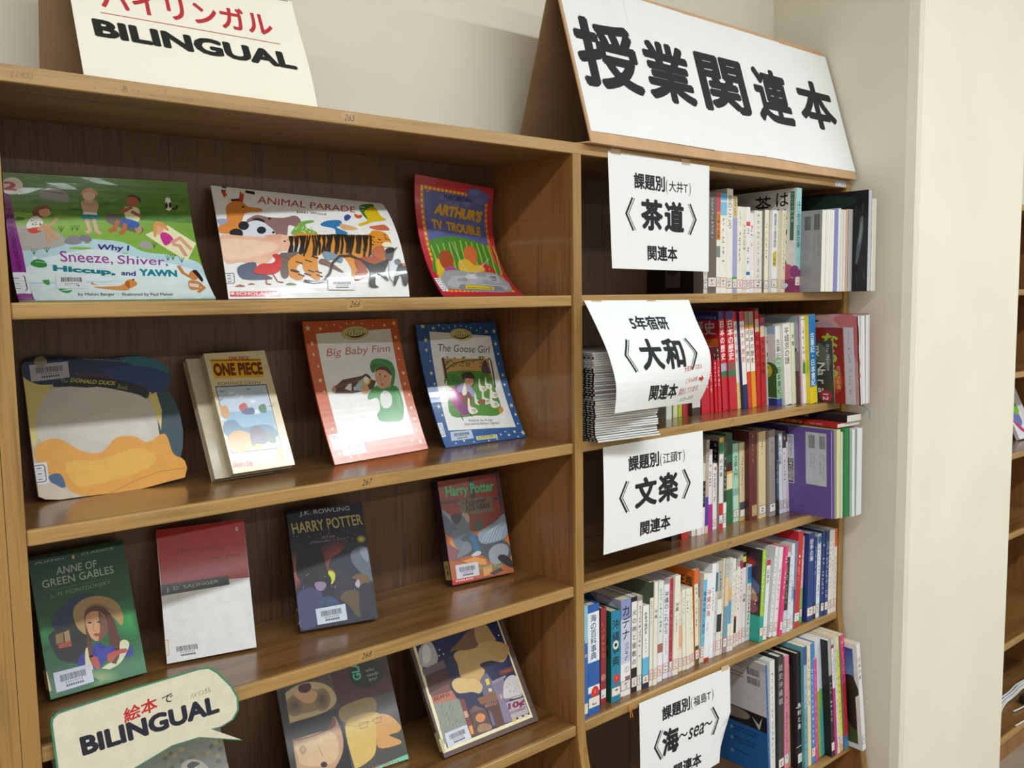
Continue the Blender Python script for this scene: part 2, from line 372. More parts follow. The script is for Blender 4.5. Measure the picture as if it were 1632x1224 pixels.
# measured books, mm: x, thickness, distance of the spine from the bookcase front, height, lean; then colours and lettering
BOOKS = {
 1: [
  [1321.2, 13.7, 60.0, 193.3, 0.4, 'd8cfc8', '#9', '555', 0.35, 0.8, '222', 'pale grey spine half hidden by the paper notice', 150, 'u'],
  [1335.5, 28.7, 60.0, 213.7, 1.3, '6a6058', '#12', 'ddd', 0.05, 0.45, '222', 'dark grey-brown spine beside the paper notice', 160, ''],
  [1364.7, 13.1, 60.0, 215.1, 1.0, 'd04352 .19|e8873a .47|f2efe6 .53|7c8a86 .64|f2efe6', '日本のお茶', '2a1a10', 0.21, 0.46, '2c6b45', 'slim book with a red and orange spine', 160, ''],
  [1378.3, 21.8, 60.0, 214.6, 0.7, '57b4dc .07|bfe3ef .09|7cc3e4 .22|efeee2', '#11', '444', 0.24, 0.75, 'c44', 'white spine with a light blue top', 165, ''],
  [1400.7, 21.1, 60.0, 225.4, 0.5, 'efede6', '茶のこころ', '777', 0.06, 0.38, 'd8502a', 'tall white spine with grey brush title', 190, ''],
  [1422.4, 15.7, 60.0, 210.3, 0.1, 'd6c089 .22|a3a6d2', '#6', '333', 0.02, 0.2, '2a8a2a', 'thin lavender spine with a tan top and green call label', 150, 'G'],
  [1438.7, 19.9, 60.0, 189.3, -0.2, 'eceadc', '#10', '777', 0.04, 0.65, 'c33', 'white spine with small grey title, shorter than its neighbours', 140, ''],
  [1459.1, 13.2, 60.0, 189.1, -0.5, 'e9e5d2', '#7', '333', 0.2, 0.5, 'c33', 'slim cream spine with short black title', 140, ''],
  [1472.9, 13.7, 60.0, 189.8, -0.8, 'f0eff0 .17|d84a4a .22|f0eff0 .75|2d6fb4 .79|f0eff0', '#10', '446', 0.24, 0.66, 'c33', 'white spine with a red square and a blue disc', 140, ''],
  [1487.1, 14.2, 60.0, 177.4, -1.0, 'efe9e8', '#6', '444', 0.18, 0.55, 'c33', 'white spine with a tiny magenta dot', 130, 'M'],
  [1501.9, 30.7, 60.0, 183.7, -0.6, 'ece6dc', '#12', '555', 0.04, 0.82, 'c33', 'cream spine with fine black title next to a magenta-dotted one', 130, ''],
  [1533.2, 15.8, 54.9, 186.7, 1.3, 'efe8cf', '#8', '998', 0.08, 0.7, 'a44', 'cream spine of a book with a green-grey cover and pink title', 150, 'T'],
  [1549.5, 22.6, 46.7, 185.7, 2.7, 'eeeef2', '戦国茶の湯倶楽部', '333', 0.04, 0.45, '223', 'white spine with bold black title and a yellow tag', 150, 'Y'],
  [1572.7, 15.1, 36.2, 185.9, 2.4, 'f0e8cc', '#14', '998', 0.04, 0.72, 'c33', 'cream-yellow spine left of the big tea ceremony book', 150, ''],
  [1588.3, 20.8, 11.1, 234.5, 2.6, '9fd2d6 .78|8d2f6b', 'はじめての茶の湯', '0e4a3c', 0.12, 0.57, '223', 'large book with an aqua spine and brush lettering on its cover', 205, 'B'],
  [1609.7, 17.2, -41.8, 182.5, 1.8, 'f1f0e4', '', '', 0, 0, '', 'reversed book with a grey barcoded cover on the top shelf, its white page edges outward', 150, 'R9c9ca0Q'],
  [1627.5, 16.2, -41.8, 184.2, 1.5, 'efeee2', '', '', 0, 0, '', 'reversed white-paged book, second of the row by the barcoded cover', 150, 'Rd8d8d0'],
  [1644.2, 16.4, -41.8, 185.0, 1.2, 'efeee6', '', '', 0, 0, '', 'reversed white-paged book touching a purple-edged one', 150, 'Re6e4dc'],
  [1661.1, 16.1, -42.1, 187.1, 0.9, '8d8bc4', '', '', 0, 0, '', 'reversed book with purple fore-edge', 150, 'R8d8bc4'],
  [1677.8, 12.1, -42.1, 189.5, 0.6, 'e3ecee', '', '', 0, 0, '', 'reversed book with pale aqua-striped page edge', 150, 'Ra9c8c8'],
  [1690.4, 10.4, -42.1, 187.4, 0.3, 'ece2d8', '', '', 0, 0, '', 'reversed pinkish-paged book, thin, right of the aqua-striped one', 150, 'Rd0c0b0'],
  [1701.4, 11.4, -42.1, 187.8, -0.0, 'efe0d4', '', '', 0, 0, '', 'reversed cream-pink book left of the one with a dark red cover', 150, 'Rc9aa98'],
  [1713.3, 9.7, -42.1, 189.5, -0.3, 'd9b9a6', '', '', 0, 0, '', 'reversed thin book with a dark red cover edge', 150, 'R7a2b22'],
  [1723.6, 17.6, -42.1, 190.1, -0.6, 'c9c4c4', '', '', 0, 0, '', 'reversed grey-paged book in front of the tall black cover', 150, 'Rb8b4b8'],
  [1741.8, 15.7, -80.0, 231.2, -1.1, 'c4c8cc', '', '', 0, 0, '', 'tall black-covered picture book sticking out of the top shelf end', 270, 'R12141aK'],
  [1758.1, 10.5, -80.2, 212.9, -1.3, 'e8dfd4', '', '', 0, 0, '', 'reversed cream-paged book just behind the tall black cover', 230, 'Rd8cfc4'],
  [1769.1, 9.4, -80.5, 213.6, -1.6, 'e4dccf', '', '', 0, 0, '', 'reversed cream-paged book last against the wall on the top shelf', 230, 'Rcfc4b8'],
 ],
 2: [
  [1230.2, 17.8, 84.1, 178.0, 0.0, 'e6ebe2', '#5', '444', 0.3, 0.7, '', 'white-green slim book beside the booklet stack', 140, 'L'],
  [1263.9, 14.0, 92.9, 178.0, 0.0, 'dfe0b4', '#4', '333', 0.3, 0.8, '', 'cream spine low behind the curled notice', 140, ''],
  [1280.9, 12.5, 93.1, 178.0, 0.0, 'c8d04a .25|6a5a3a .5|b43a86 .75|b9c63c', '#4', '333', 0.1, 0.9, '', 'yellow and magenta patterned spine behind the curled notice', 140, ''],
  [1293.9, 16.8, 90.9, 178.0, -0.2, 'c23a45', '#3', 'fdd', 0.1, 0.3, '', 'thick dark red spine low behind the curled notice', 140, ''],
  [1311.1, 27.6, 79.8, 178.0, -0.4, 'dcdadb .9|3a3a30', '#6', '333', 0.1, 0.7, '', 'white spine with a patterned edge left of the thin red spines', 150, ''],
  [1347.0, 9.4, 81.7, 142.7, -8.3, 'c81e30', '#6', 'fff', 0.35, 0.6, '', 'thin red history volume, first of three half covered by the curled notice', 150, 'W'],
  [1357.7, 8.8, 82.3, 142.1, -9.3, 'cc2034', '#6', 'fff', 0.35, 0.6, '', 'thin red history volume, second of three half covered by the curled notice', 150, 'W'],
  [1366.9, 9.2, 82.1, 141.7, -9.5, 'c81e30', '#6', 'fff', 0.35, 0.6, '', 'thin red history volume, third of three half covered by the curled notice', 150, 'W'],
  [1377.5, 10.3, 80.7, 146.7, -10.9, '15100f .28|cf2236', '#9', 'fff', 0.32, 0.7, '', 'thin red spine with a black top edge at the edge of the curled notice', 150, 'W'],
  [1389.8, 8.4, 77.3, 147.7, -10.6, '14100f .2|cf2236', '#9', 'fff', 0.03, 0.6, '', 'thin red spine with black top, left of a matching pair', 150, 'W'],
  [1398.7, 9.7, 75.3, 147.8, -10.8, '14100f .2|cf2236', '#9', 'fff', 0.03, 0.6, '', 'thin red spine with black top, right of a matching pair', 150, 'W'],
  [1423.0, 20.2, 81.7, 224.8, -21.0, '2b2f7a .08|c92838 .52|aab4c8 .6|2f7a52 .66|c92838', '日本の歴史', 'fff', 0.09, 0.49, '', 'red history volume with navy band and white title, green tab one', 200, 'H'],
  [1443.7, 26.1, 77.4, 224.5, -21.0, '2b2f7a .08|c92838 .52|8a5a58 .6|2f7a52 .66|c92838', '日本の歴史', 'fff', 0.09, 0.49, '', 'red history volume with navy band and white title, green tab two', 200, ''],
  [1476.7, 11.7, 80.7, 223.7, -23.0, 'd8303e .1|f3efe8 .73|f0cf86', '日本の歴史', 'd8303e', 0.12, 0.53, '', 'white history volume with red title and yellow foot', 190, ''],
  [1488.8, 16.3, 73.0, 223.6, -23.1, 'd8303e .1|f3efe8 .75|1f2f66', '日本の歴史', 'd8303e', 0.12, 0.53, '', 'white history volume with red title and navy foot', 190, ''],
  [1507.5, 13.3, 74.0, 223.1, -21.1, '8a8478 .14|d8a24a .18|f4f0ec .58|f4f0ec .62|d8422f', '日本の歴史', '222', 0.18, 0.54, '', 'comic history volume with black title and orange-red foot', 190, ''],
  [1521.3, 16.3, 72.6, 222.8, -20.7, '9c9484 .14|f0b040 .18|f4f0ec .62|eb9a2c', '日本の歴史', '222', 0.18, 0.54, '', 'comic history volume with black title and orange foot', 190, ''],
  [1543.7, 14.6, 75.4, 229.4, -16.0, '333 .03|c83a3a .11|d9c8a8 .24|c22a2e', '聖徳太子', '2a1010', 0.26, 0.62, '', 'red comic biography, tallest of a pair', 200, ''],
  [1558.7, 17.0, 73.0, 213.8, -13.4, '333 .03|c83a5a .08|7a3a9a .12|e0cfa8 .24|c22a30', '大化の改新', '201010', 0.26, 0.66, '', 'red comic volume with purple patch, shorter of a pair', 190, ''],
  [1586.3, 3.7, 76.5, 186.4, -14.1, 'efeadf', '#5', '555', 0.1, 0.4, '', 'thin white spine between a red comic and the book with a green hill cover', 160, ''],
  [1590.5, 19.7, 52.9, 187.2, -14.3, 'e8ebe8 .4|9cc9a4 .86|7fb08f .92|2a4a9c', '古事記・日本書紀', '1c241c', 0.16, 0.86, '', 'book with a green hill cover and mint spine', 180, 'V'],
  [1610.6, 28.0, 45.1, 192.7, -14.9, 'eceae2', '平城京の謎', '555', 0.05, 0.5, '', 'white spine with grey title next to the mint spine', 180, ''],
  [1639.1, 14.3, 42.6, 193.6, -15.1, 'e8e8c8', '木簡', '2c2a18', 0.12, 0.3, '', 'pale yellow spine with black brush title', 180, ''],
  [1653.9, 4.3, 32.4, 209.2, -16.4, '8a2f72 .3|a03a5c', '#10', 'ebd', 0.1, 0.7, '', 'narrow purple spine of a book with a misty photo cover', 200, 'P'],
  [1658.6, 14.5, 27.4, 209.2, -16.6, 'ecebef', '#9', '333', 0.1, 0.6, '', 'white spine with a black line and green picture block', 195, 'C'],
  [1673.5, 28.6, 17.0, 211.1, -16.9, '1f7fc4 .81|f0dc28', '古事記・日本書紀', 'fff', 0.2, 0.8, '', 'bright blue spine with a yellow foot', 195, ''],
  [1719.2, 2.4, 27.9, 190.8, -20.2, 'efe6cc', '#8', '654', 0.3, 0.9, '', 'thin cream spine between the blue spine and the magazines', 180, ''],
  [1722.0, 2.4, -16.6, 149.7, -16.0, 'e6e6dc', '', '', 0, 0, '', 'city magazine with a black, green and white cover', 195, 'R3a3f36N'],
  [1724.8, 2.4, -42.2, 181.6, -19.7, 'c2301f', '', '', 0, 0, '', 'glossy red magazine with a lime green character on its cover', 215, 'Ra82018A'],
  [1727.6, 2.4, -65.8, 182.4, -19.9, 'dcdce4', '', '', 0, 0, '', 'white magazine with a blue character on its cover', 225, 'Rcfd0dcU'],
  [1730.4, 8.1, -78.4, 209.3, -23.1, 'dfe3e2', '', '', 0, 0, '', 'pink-covered magazine with white page edges and a red mark', 240, 'Rd09a9aZ'],
  [1739.0, 18.4, -74.5, 207.7, -12.3, 'dfe2e2', '', '', 0, 0, '', 'white-paged magazine, middle of the bunch at the shelf end', 240, 'Rd8d8d8'],
  [1757.9, 12.9, -75.1, 209.8, -8.3, 'e2e4e4', '', '', 0, 0, '', 'white-paged magazine with a dark top corner at the shelf end', 240, 'Rc9c9c9'],
  [1773.0, 5.6, -74.2, 211.7, -8.5, 'e4e6e6', '', '', 0, 0, '', 'white-paged magazine nearest the wall on the second shelf', 240, 'Rb83030'],
 ],
 3: [
  [1242.7, 24.7, 79.1, 190.0, 0.0, '2a2c2e', '', '', 0, 0, '', 'dark lying-back book with a slanted black cover under the folk theatre notice', 150, ''],
  [1267.8, 22.3, 72.3, 190.0, 0.0, 'c8342c', '#4', 'fdd', 0.5, 0.9, '', 'red spine peeping below the folk theatre notice', 140, ''],
  [1302.9, 14.1, 73.5, 190.0, 0.0, 'e9e6e2', '#3', '555', 0.5, 0.9, '', 'white spine below the folk theatre notice, left of two', 130, ''],
  [1317.5, 16.3, 70.2, 190.0, 0.0, 'eeeae6', '#3', '444', 0.5, 0.9, '', 'white spine below the folk theatre notice, right of two', 130, ''],
  [1334.9, 8.1, 70.1, 157.5, 3.8, 'd8d4d0 .25|241f22 .62|eceaea', '#4', 'ddd', 0.3, 0.6, '', 'thin white spine with a black middle at the edge of the folk theatre notice', 135, ''],
  [1343.4, 10.4, 69.2, 208.5, 4.8, 'b9b2aa .25|c4b2a2 .61|4a3ca8 .92|d8c4a8', '#6', '333', 0.03, 0.24, '', 'slim pictorial spine with an indigo strip', 150, ''],
  [1362.4, 14.5, 75.2, 184.0, -0.2, 'e6e4e6 .67|b02a8a', '#8', '333', 0.18, 0.5, '', 'white spine with a magenta foot', 135, ''],
  [1382.5, 15.3, 78.0, 150.0, -0.6, 'efe8e8', '#9', '444', 0.12, 0.58, 'c66', 'white spine with a small orange dot', 130, 'D'],
  [1398.2, 14.0, 73.0, 207.1, 0.3, 'e8c030 .05|2c8a52 .18|e9e7e2 .72|d02a2a', 'の文楽', '333', 0.22, 0.44, '222', 'white spine with a yellow-green head and a red foot', 170, 'X'],
  [1412.7, 10.8, 71.7, 207.1, 1.7, '2f3a34 .72|efeef0', '#10', 'ddd', 0.05, 0.6, '222', 'thin black-green spine with a white foot', 180, ''],
  [1445.0, 23.2, 86.4, 210.4, -5.2, '2c5a38 .32|3a2218 .42|e8a050 .45|ecdcae .62|2c6a40', '#8', '1d3a22', 0.03, 0.25, '', 'tall dark green spine with a puppet picture', 190, ''],
  [1468.6, 20.4, 84.7, 184.3, -4.8, 'a6d8c4 .57|8ab0b0 .66|b8dccb', '文楽入門', '2a4a44', 0.15, 0.44, '223', 'mint green spine', 150, ''],
  [1489.5, 19.8, 82.0, 185.0, -5.0, 'd8cba6 .76|46545e .94|cdb070', '#11', '5a2a22', 0.1, 0.55, '223', 'cream spine with a curved tan picture and dark blue foot', 150, ''],
  [1509.8, 29.6, 69.5, 210.5, -5.9, '6a3230', '#6', 'a87', 0.03, 0.36, 'c8b080', 'thick red-brown hardcover', 190, 'O'],
  [1539.8, 27.9, 65.0, 206.1, -5.1, 'dcc89c', '#7', '444', 0.1, 0.3, '223', 'cream-yellow hardcover spine', 185, ''],
  [1572.0, 24.2, 57.5, 207.6, -7.8, '9a908e', '#6', '443', 0.14, 0.28, '223', 'thick grey hardcover spine', 185, ''],
  [1596.7, 10.9, 54.7, 192.8, -7.4, '28384e .5|3c5a74 .8|20242c', '#7', 'cde', 0.3, 0.6, '', 'thin dark navy pictorial spine', 170, ''],
  [1614.5, 14.8, 58.6, 194.7, -11.6, 'e6e8f0', '日本の人形劇', '446', 0.08, 0.38, '336', 'white spine with blue-grey title, first of three thin white ones', 160, ''],
  [1629.8, 14.6, 58.2, 197.7, -9.0, '39424e .2|e6e6ee', '#8', '446', 0.25, 0.6, '336', 'white spine with a dark navy head, middle of three thin white ones', 175, 'D'],
  [1649.6, 8.6, 60.6, 170.6, -10.6, 'ecdcdc', '#9', 'a55', 0.06, 0.3, '336', 'pinkish white spine, last of three thin white ones', 145, ''],
  [1658.6, 4.0, -51.7, 209.4, -10.2, 'a99ad0', '', '', 0, 0, '', 'reversed book with a violet cover and a white barcode panel', 235, 'R6a55a0J'],
  [1663.1, 5.2, -53.2, 209.8, -10.4, '6a54a4', '', '', 0, 0, '', 'violet board just right of the barcoded violet cover', 235, 'R6a54a4'],
  [1668.9, 14.4, -58.7, 210.5, -6.6, 'dcd9a8', '', '', 0, 0, '', 'reversed book with cream-yellow cover and red flower motif', 230, 'Rd6d4a4'],
  [1683.8, 5.0, -62.1, 204.5, -6.6, 'e2e6dc', '', '', 0, 0, '', 'white pamphlet standing between cream and green folders', 220, 'Re2e6dc'],
  [1689.2, 20.4, -67.2, 212.2, -7.0, '2f8044', '', '', 0, 0, '', 'bright green folder standing at the shelf end', 230, 'R2f8044'],
  [1710.1, 12.4, -73.5, 208.5, -7.1, 'dfe6e4', '', '', 0, 0, '', 'white leaflet right of the green folder', 225, 'Rd4dcdc'],
  [1728.7, 24.4, -73.5, 208.2, -3.6, 'e4e4e6', '', '', 0, 0, '', 'thick white stack of loose paper nearest the wall on the third shelf', 225, 'Rc4c4c8'],
 ],
 4: [
  [906.7, 9.1, 5.8, 218.9, 1.1, '8fc0d8 .3|3a66ac .86|d8e0c8 .95|4060a0', '海の', 'dfe8f0', 0.25, 0.5, '', 'slim blue spine at the divider', 170, ''],
  [923.4, 30.5, 12.3, 213.6, -0.6, '2560b0 .07|e8eef4 .52|2560b0 .74|e8ecf0 .8|2560b0', '海の百科事典', '1c3c78', 0.09, 0.5, '4a7a5a', 'thick blue encyclopaedia with white title panel and red disc', 185, 'd'],
  [972.2, 15.5, 28.4, 192.4, 2.0, '983038', '#8', 'c86', 0.06, 0.6, 'c33', 'dark red spine right of the blue encyclopaedia', 160, 'e'],
  [995.1, 25.2, 21.4, 181.9, 1.0, '1a86a8', '沖縄事典', '14100c', 0.08, 0.62, 'c33', 'thick teal blue dictionary with black title and red disc', 170, 'f'],
  [1025.3, 28.7, 25.4, 196.1, 2.5, '8a92c4 .2|c8cce4 .66|eeecec', 'カデナ', '111', 0.06, 0.42, '444', 'wide lavender-clouded spine with bold black katakana', 180, 'g'],
  [1054.5, 15.8, 23.9, 196.3, 2.5, '1c1a1a .05|e8e6e6 .74|1c1a1a', '火の神と屋敷の', '333', 0.12, 0.72, 'aaa', 'white spine with black head and foot', 180, ''],
  [1070.9, 13.3, 23.6, 194.1, 3.6, '9a928c .05|e6e4da', '#11', '666', 0.1, 0.65, '335', 'cream-white spine left of the sky-blue-footed one', 175, ''],
  [1084.6, 19.1, 22.2, 171.7, 3.0, 'eef0ee .63|62b8e0 .9|222a44', '新書沖縄読本', '333', 0.08, 0.35, '335', 'white spine with a sky blue and navy foot', 160, ''],
  [1104.2, 10.3, 21.3, 215.9, 4.4, '26301e .15|e9e7da', '#10', 'a33', 0.17, 0.4, 'c33', 'cream spine with a dark green head', 185, 'h'],
  [1115.0, 10.2, 18.7, 214.8, 4.1, 'eceadd', '沖縄', '333', 0.26, 0.36, 'c33', 'cream spine with two-character black title', 175, ''],
  [1131.0, 15.3, 23.0, 210.5, 5.5, 'e2e8e0 .62|a86a5a .71|eceaf0', '#11', '5a8a6a', 0.06, 0.56, 'c33', 'white spine with green title and a small brown picture', 170, ''],
  [1152.0, 16.1, 25.9, 198.7, 4.7, 'e8e9f2', '沖縄のこれから', '222', 0.07, 0.53, 'c33', 'white spine with bold black title next to a red one', 165, ''],
  [1168.5, 10.1, 24.3, 209.2, 4.9, 'b02a34 .9|dcd', '#14', 'e9b', 0.05, 0.9, '444', 'thin crimson spine', 185, ''],
  [1179.1, 16.9, 22.3, 211.3, 8.3, 'ece8d8', '沖縄', '333', 0.27, 0.36, 'c33', 'cream spine with faint red title right of the crimson one', 180, ''],
  [1205.9, 10.7, 28.3, 171.7, -3.0, 'ede6d4 .42|f0b898 .72|ede6d4', '#8', '777', 0.1, 0.7, 'c33', 'cream spine with a salmon lower half', 140, ''],
  [1217.1, 9.9, 26.0, 175.0, -3.2, 'ece9d6', '#8', '777', 0.08, 0.45, 'c33', 'plain cream spine right of the salmon one', 140, ''],
  [1227.4, 10.0, 24.4, 175.5, -3.4, 'edead9', '#6', '555', 0.06, 0.3, 'c33', 'plain cream spine, third of the short cream row', 140, ''],
  [1239.8, 7.4, 25.7, 174.6, -5.6, 'ebe8d4', '#9', '777', 0.06, 0.6, 'c33', 'plain cream spine, fourth of the short cream row', 140, ''],
  [1249.9, 7.0, 27.5, 173.9, -8.1, 'ebe6cf', '#10', '777', 0.06, 0.6, 'c33', 'plain cream spine, last of the short cream row', 140, ''],
  [1257.3, 12.1, 25.5, 210.0, -5.1, 'e0681e .15|e9e4cc .8|4a5a48', '#10', '555', 0.18, 0.6, 'c33', 'spine with an orange head beside an orange cover', 180, 'i'],
  [1270.8, 2.4, 25.3, 210.1, -3.8, 'd84a2a .13|3a4a78 .3|ddd9c2', '#8', '555', 0.35, 0.8, 'c33', 'spine with a red-orange head and dark blue band', 185, ''],
  [1273.6, 12.4, 26.0, 194.8, 13.1, 'ece8d4 .07|6cbde0 .82|e0c8c0', '福島の風土と歴史', '123a5c', 0.2, 0.68, 'c33', 'sky blue spine with bold dark title', 170, ''],
  [1286.5, 17.4, 26.7, 191.0, 12.7, 'eceef6 .97|c83030', '沖縄の海', 'c83030', 0.18, 0.5, '', 'white spine with a red title and red foot line', 170, 'j'],
  [1306.0, 13.4, 27.7, 208.4, 11.8, 'f0f0f4', '#8', '446', 0.25, 0.5, '', 'white spine leaning right of the red-titled one', 175, ''],
  [1320.1, 7.5, 27.6, 208.0, 11.4, 'd8dce0 .1|2a7a96 .3|cfd0d4', '#9', '223', 0.1, 0.8, 'c33', 'narrow teal and white patterned spine', 170, ''],
  [1328.0, 15.9, 26.7, 209.3, 11.3, 'b8b0a0 .4|e9e9e4 .56|2a3038 .75|e4e2dc', '#8', '333', 0.1, 0.4, 'c33', 'spine with a dark figure picture', 170, ''],
  [1344.3, 6.1, 26.4, 213.7, 11.3, 'ddd6c0', '#12', '654', 0.05, 0.9, 'c33', 'thin beige patterned spine', 170, ''],
  [1350.9, 13.4, 25.2, 210.6, 11.0, 'b8c4bc .2|e8c89c .5|6a9cb4 .83|9a8a9c', '#6', 'e84', 0.05, 0.2, 'c33', 'spine with blue and orange sea photo', 175, ''],
  [1364.8, 10.4, 24.0, 210.8, 10.8, 'c9d8d8 .3|e0b080 .45|5a9cc8 .7|e4e2d8', '#6', 'c63', 0.05, 0.3, 'c33', 'pastel sea-blue spine, thinner of the two sea pictures', 175, ''],
  [1375.8, 10.1, 23.8, 206.7, 10.3, 'e9e6dc', '#11', '776', 0.1, 0.7, 'c33', 'white spine right of the pastel sea-blue one', 175, ''],
  [1398.2, 8.7, 31.6, 175.2, 8.0, 'e6e0d2 .6|8a2a3a .64|34302e .82|e4dccf', '#9', '444', 0.05, 0.55, 'c33', 'white spine with a dark lower band', 155, ''],
  [1409.7, 9.5, 33.0, 180.2, 5.8, 'e8e4dc', '#10', '555', 0.1, 0.6, 'c33', 'plain white spine left of the magenta-headed one', 160, ''],
  [1422.1, 11.2, 34.4, 192.7, 3.4, 'b02a4a .1|e8dce2', '#9', 'b36', 0.12, 0.5, 'c33', 'white spine with a magenta head', 175, ''],
  [1434.3, 12.1, 34.4, 207.4, 2.9, '3a3c30 .04|c8d03a .1|2a2c30 .16|e4e2e0', '沖縄', '333', 0.45, 0.55, 'c33', 'spine with a black and yellow head, tallest nearby', 190, ''],
  [1448.0, 15.0, 34.0, 175.3, 7.9, 'dcdcdc .02|3a7ab4 .18|36a0b0 .24|e2e2e0', '#10', '445', 0.28, 0.8, 'c33', 'white spine with a blue box outline', 165, 'k'],
  [1463.4, 13.4, 8.5, 212.7, 11.3, '9cd03a .72|20a494', '#12', 'e8f8c0', 0.05, 0.6, '222', 'lime green spine with a teal foot and space-picture cover', 190, 'S'],
  [1479.9, 14.4, 10.0, 185.4, 14.3, 'c83048 .07|e4e8ea', '日本の', '444', 0.12, 0.3, 'c33', 'white spine with a red head beside the lime spine', 155, ''],
  [1505.1, 10.2, 10.4, 209.6, 23.4, 'e6e6e6', '#14', '444', 0.1, 0.8, '352', 'pale grey-white spine, left of a rounded pair', 175, ''],
  [1515.8, 13.6, 5.8, 207.3, 23.0, 'eae8ea', '#12', '555', 0.2, 0.7, 'c33', 'pale grey-white spine, right of a rounded pair', 172, ''],
  [1529.8, 11.5, -0.1, 208.4, 23.0, 'e0407a', '#9', 'fff', 0.1, 0.6, 'c33', 'hot pink spine', 175, ''],
  [1548.2, 14.8, 3.6, 190.7, 14.5, 'd8d4e0 .06|2a2c2c .72|d0ccd8', '#10', '9b8', 0.1, 0.65, '446', 'white spine with a long rounded black title bar', 165, ''],
  [1563.5, 11.8, 1.8, 182.5, 13.7, 'd8e2ee', '#10', '89a', 0.1, 0.8, '446', 'pale blue-white spine right of the black-bar one', 155, ''],
  [1584.5, 12.3, 7.2, 204.9, 5.3, 'dde2ea .5|8aa4c4 .65|e6e2e2', '#9', 'c38', 0.15, 0.7, 'c33', 'white spine with pink title on a sea photo', 175, ''],
  [1597.2, 20.5, 4.7, 230.7, 15.4, 'c82c34', '#10', 'fbb', 0.25, 0.55, '353', 'scarlet spine of a book with a blue sea photo cover', 195, 'q'],
  [1638.5, 11.7, 16.7, 210.3, 7.9, 'e0a8a8 .3|e6b0b0 .6|8ab060', '#10', 'fff', 0.1, 0.6, '353', 'thin pink and green spine right of the scarlet one', 185, ''],
  [1655.8, 25.6, 6.3, 216.4, 3.7, '1f3f86', '紛争の海', 'e8ecf4', 0.06, 0.32, 'c66', 'thick navy spine with white title', 185, 'r'],
  [1686.2, 10.5, 8.7, 202.0, 5.0, '2a4a94 .8|241f30', '#8', 'cde', 0.08, 0.6, 'c66', 'slim navy spine right of the thick one', 175, ''],
  [1697.1, 14.8, 7.7, 207.6, 4.9, 'e2e8f0', '#12', '456', 0.15, 0.75, '353', 'white spine with a blue disc at its head', 180, 's'],
  [1712.4, 14.2, 4.6, 213.0, 4.9, '223c7a', '#12', 'dde', 0.15, 0.75, '353', 'navy spine with a white star shape, left of two', 185, ''],
  [1727.0, 14.6, 3.1, 210.8, 4.6, '243f80', '#13', 'dde', 0.06, 0.8, '353', 'navy spine with small white title, right of two', 185, ''],
  [1742.7, 11.1, 2.5, 210.6, 3.7, 'ebe6e2', '#11', '444', 0.1, 0.7, 'c33', 'white spine, first of the last three at the curved end panel', 180, ''],
  [1756.3, 11.0, 3.1, 208.7, 1.5, 'e9e0dc', '#8', '555', 0.1, 0.5, 'c33', 'white spine, second of the last three at the curved end panel', 180, ''],
  [1767.8, 10.8, 1.9, 208.8, 1.3, 'e8662c .21|e9e3dc', '#9', '444', 0.25, 0.8, 'c33', 'white spine with an orange head at the curved end panel', 180, ''],
 ],
 5: [
  [1485.3, 6.6, -8.3, 278.6, -21.0, '2f62b4', '#16', '9bc', 0.05, 0.8, '', 'large sea photo book showing a blue and white back cover', 210, 'E'],
  [1492.4, 18.9, -8.5, 281.1, -10.6, 'e2e4e2', '#16', '444', 0.1, 0.9, '', 'white spine leaning on the large sea photo book', 205, ''],
  [1517.8, 20.8, -12.8, 285.5, -9.6, '3c3c3e', '総史沖縄戦', 'a8a8a8', 0.06, 0.42, 'a44', 'thick charcoal hardcover with grey title', 215, ''],
  [1539.1, 16.4, -14.5, 281.2, -6.4, 'e0889c', '#16', '7a3aa8', 0.35, 0.85, 'ccc', 'pink spine with purple title', 215, ''],
  [1563.6, 6.7, -10.4, 269.1, -13.9, '7a2a30 .055|e8bc90', '#12', '654', 0.08, 0.6, 'c66', 'peach spine with a maroon head', 190, ''],
  [1570.7, 16.7, -30.1, 285.8, -15.0, '191a1e', '漁村と島', 'e8e8e8', 0.42, 0.66, 'ddd', 'thick black hardcover tied with white string', 220, '3'],
  [1587.9, 12.9, -37.8, 300.0, -15.9, '3a52a4 .15|9ab8dc .5|68a4b4', '#9', '345', 0.3, 0.9, '', 'thin light blue and teal spine', 220, ''],
  [1601.3, 13.4, -38.4, 300.0, -16.1, 'ecd8a8', '#8', '543', 0.1, 0.5, '', 'thin cream spine right of the teal one', 215, ''],
  [1617.8, 14.6, -37.9, 300.0, -18.9, '3a86cc', '#14', 'dff', 0.2, 0.9, 'c84', 'bright blue spine with white title', 215, ''],
  [1633.9, 12.6, -37.6, 258.0, -17.4, 'd84a8c', '#10', 'fbd', 0.05, 0.9, '', 'hot pink spine beside the green-and-white folders', 180, ''],
  [1655.5, 24.8, -33.5, 300.0, -30.4, 'd4dce8 .43|8cba3c', '', '', 0, 0, '', 'wide folder, white above and lime green with a teal wedge below', 225, 'w'],
  [1680.8, 12.9, -52.3, 300.0, -30.5, 'a8aca8 .3|1d2024', '#9', 'e8e8e8', 0.35, 0.7, 'aaa', 'thin black spine leaning right of the green folder', 215, ''],
  [1694.1, 10.8, -53.1, 300.0, -30.6, 'c8ccc8 .05|a83030 .08|dcdce0 .42|b82a78', '#9', '345', 0.1, 0.4, '', 'thin white and magenta leaning spine', 205, ''],
  [1705.4, 10.8, -53.5, 300.0, -30.7, 'c4ccc4 .3|dcd8d4', '#12', '444', 0.1, 0.9, '446', 'thin grey-white patterned leaning spine', 215, ''],
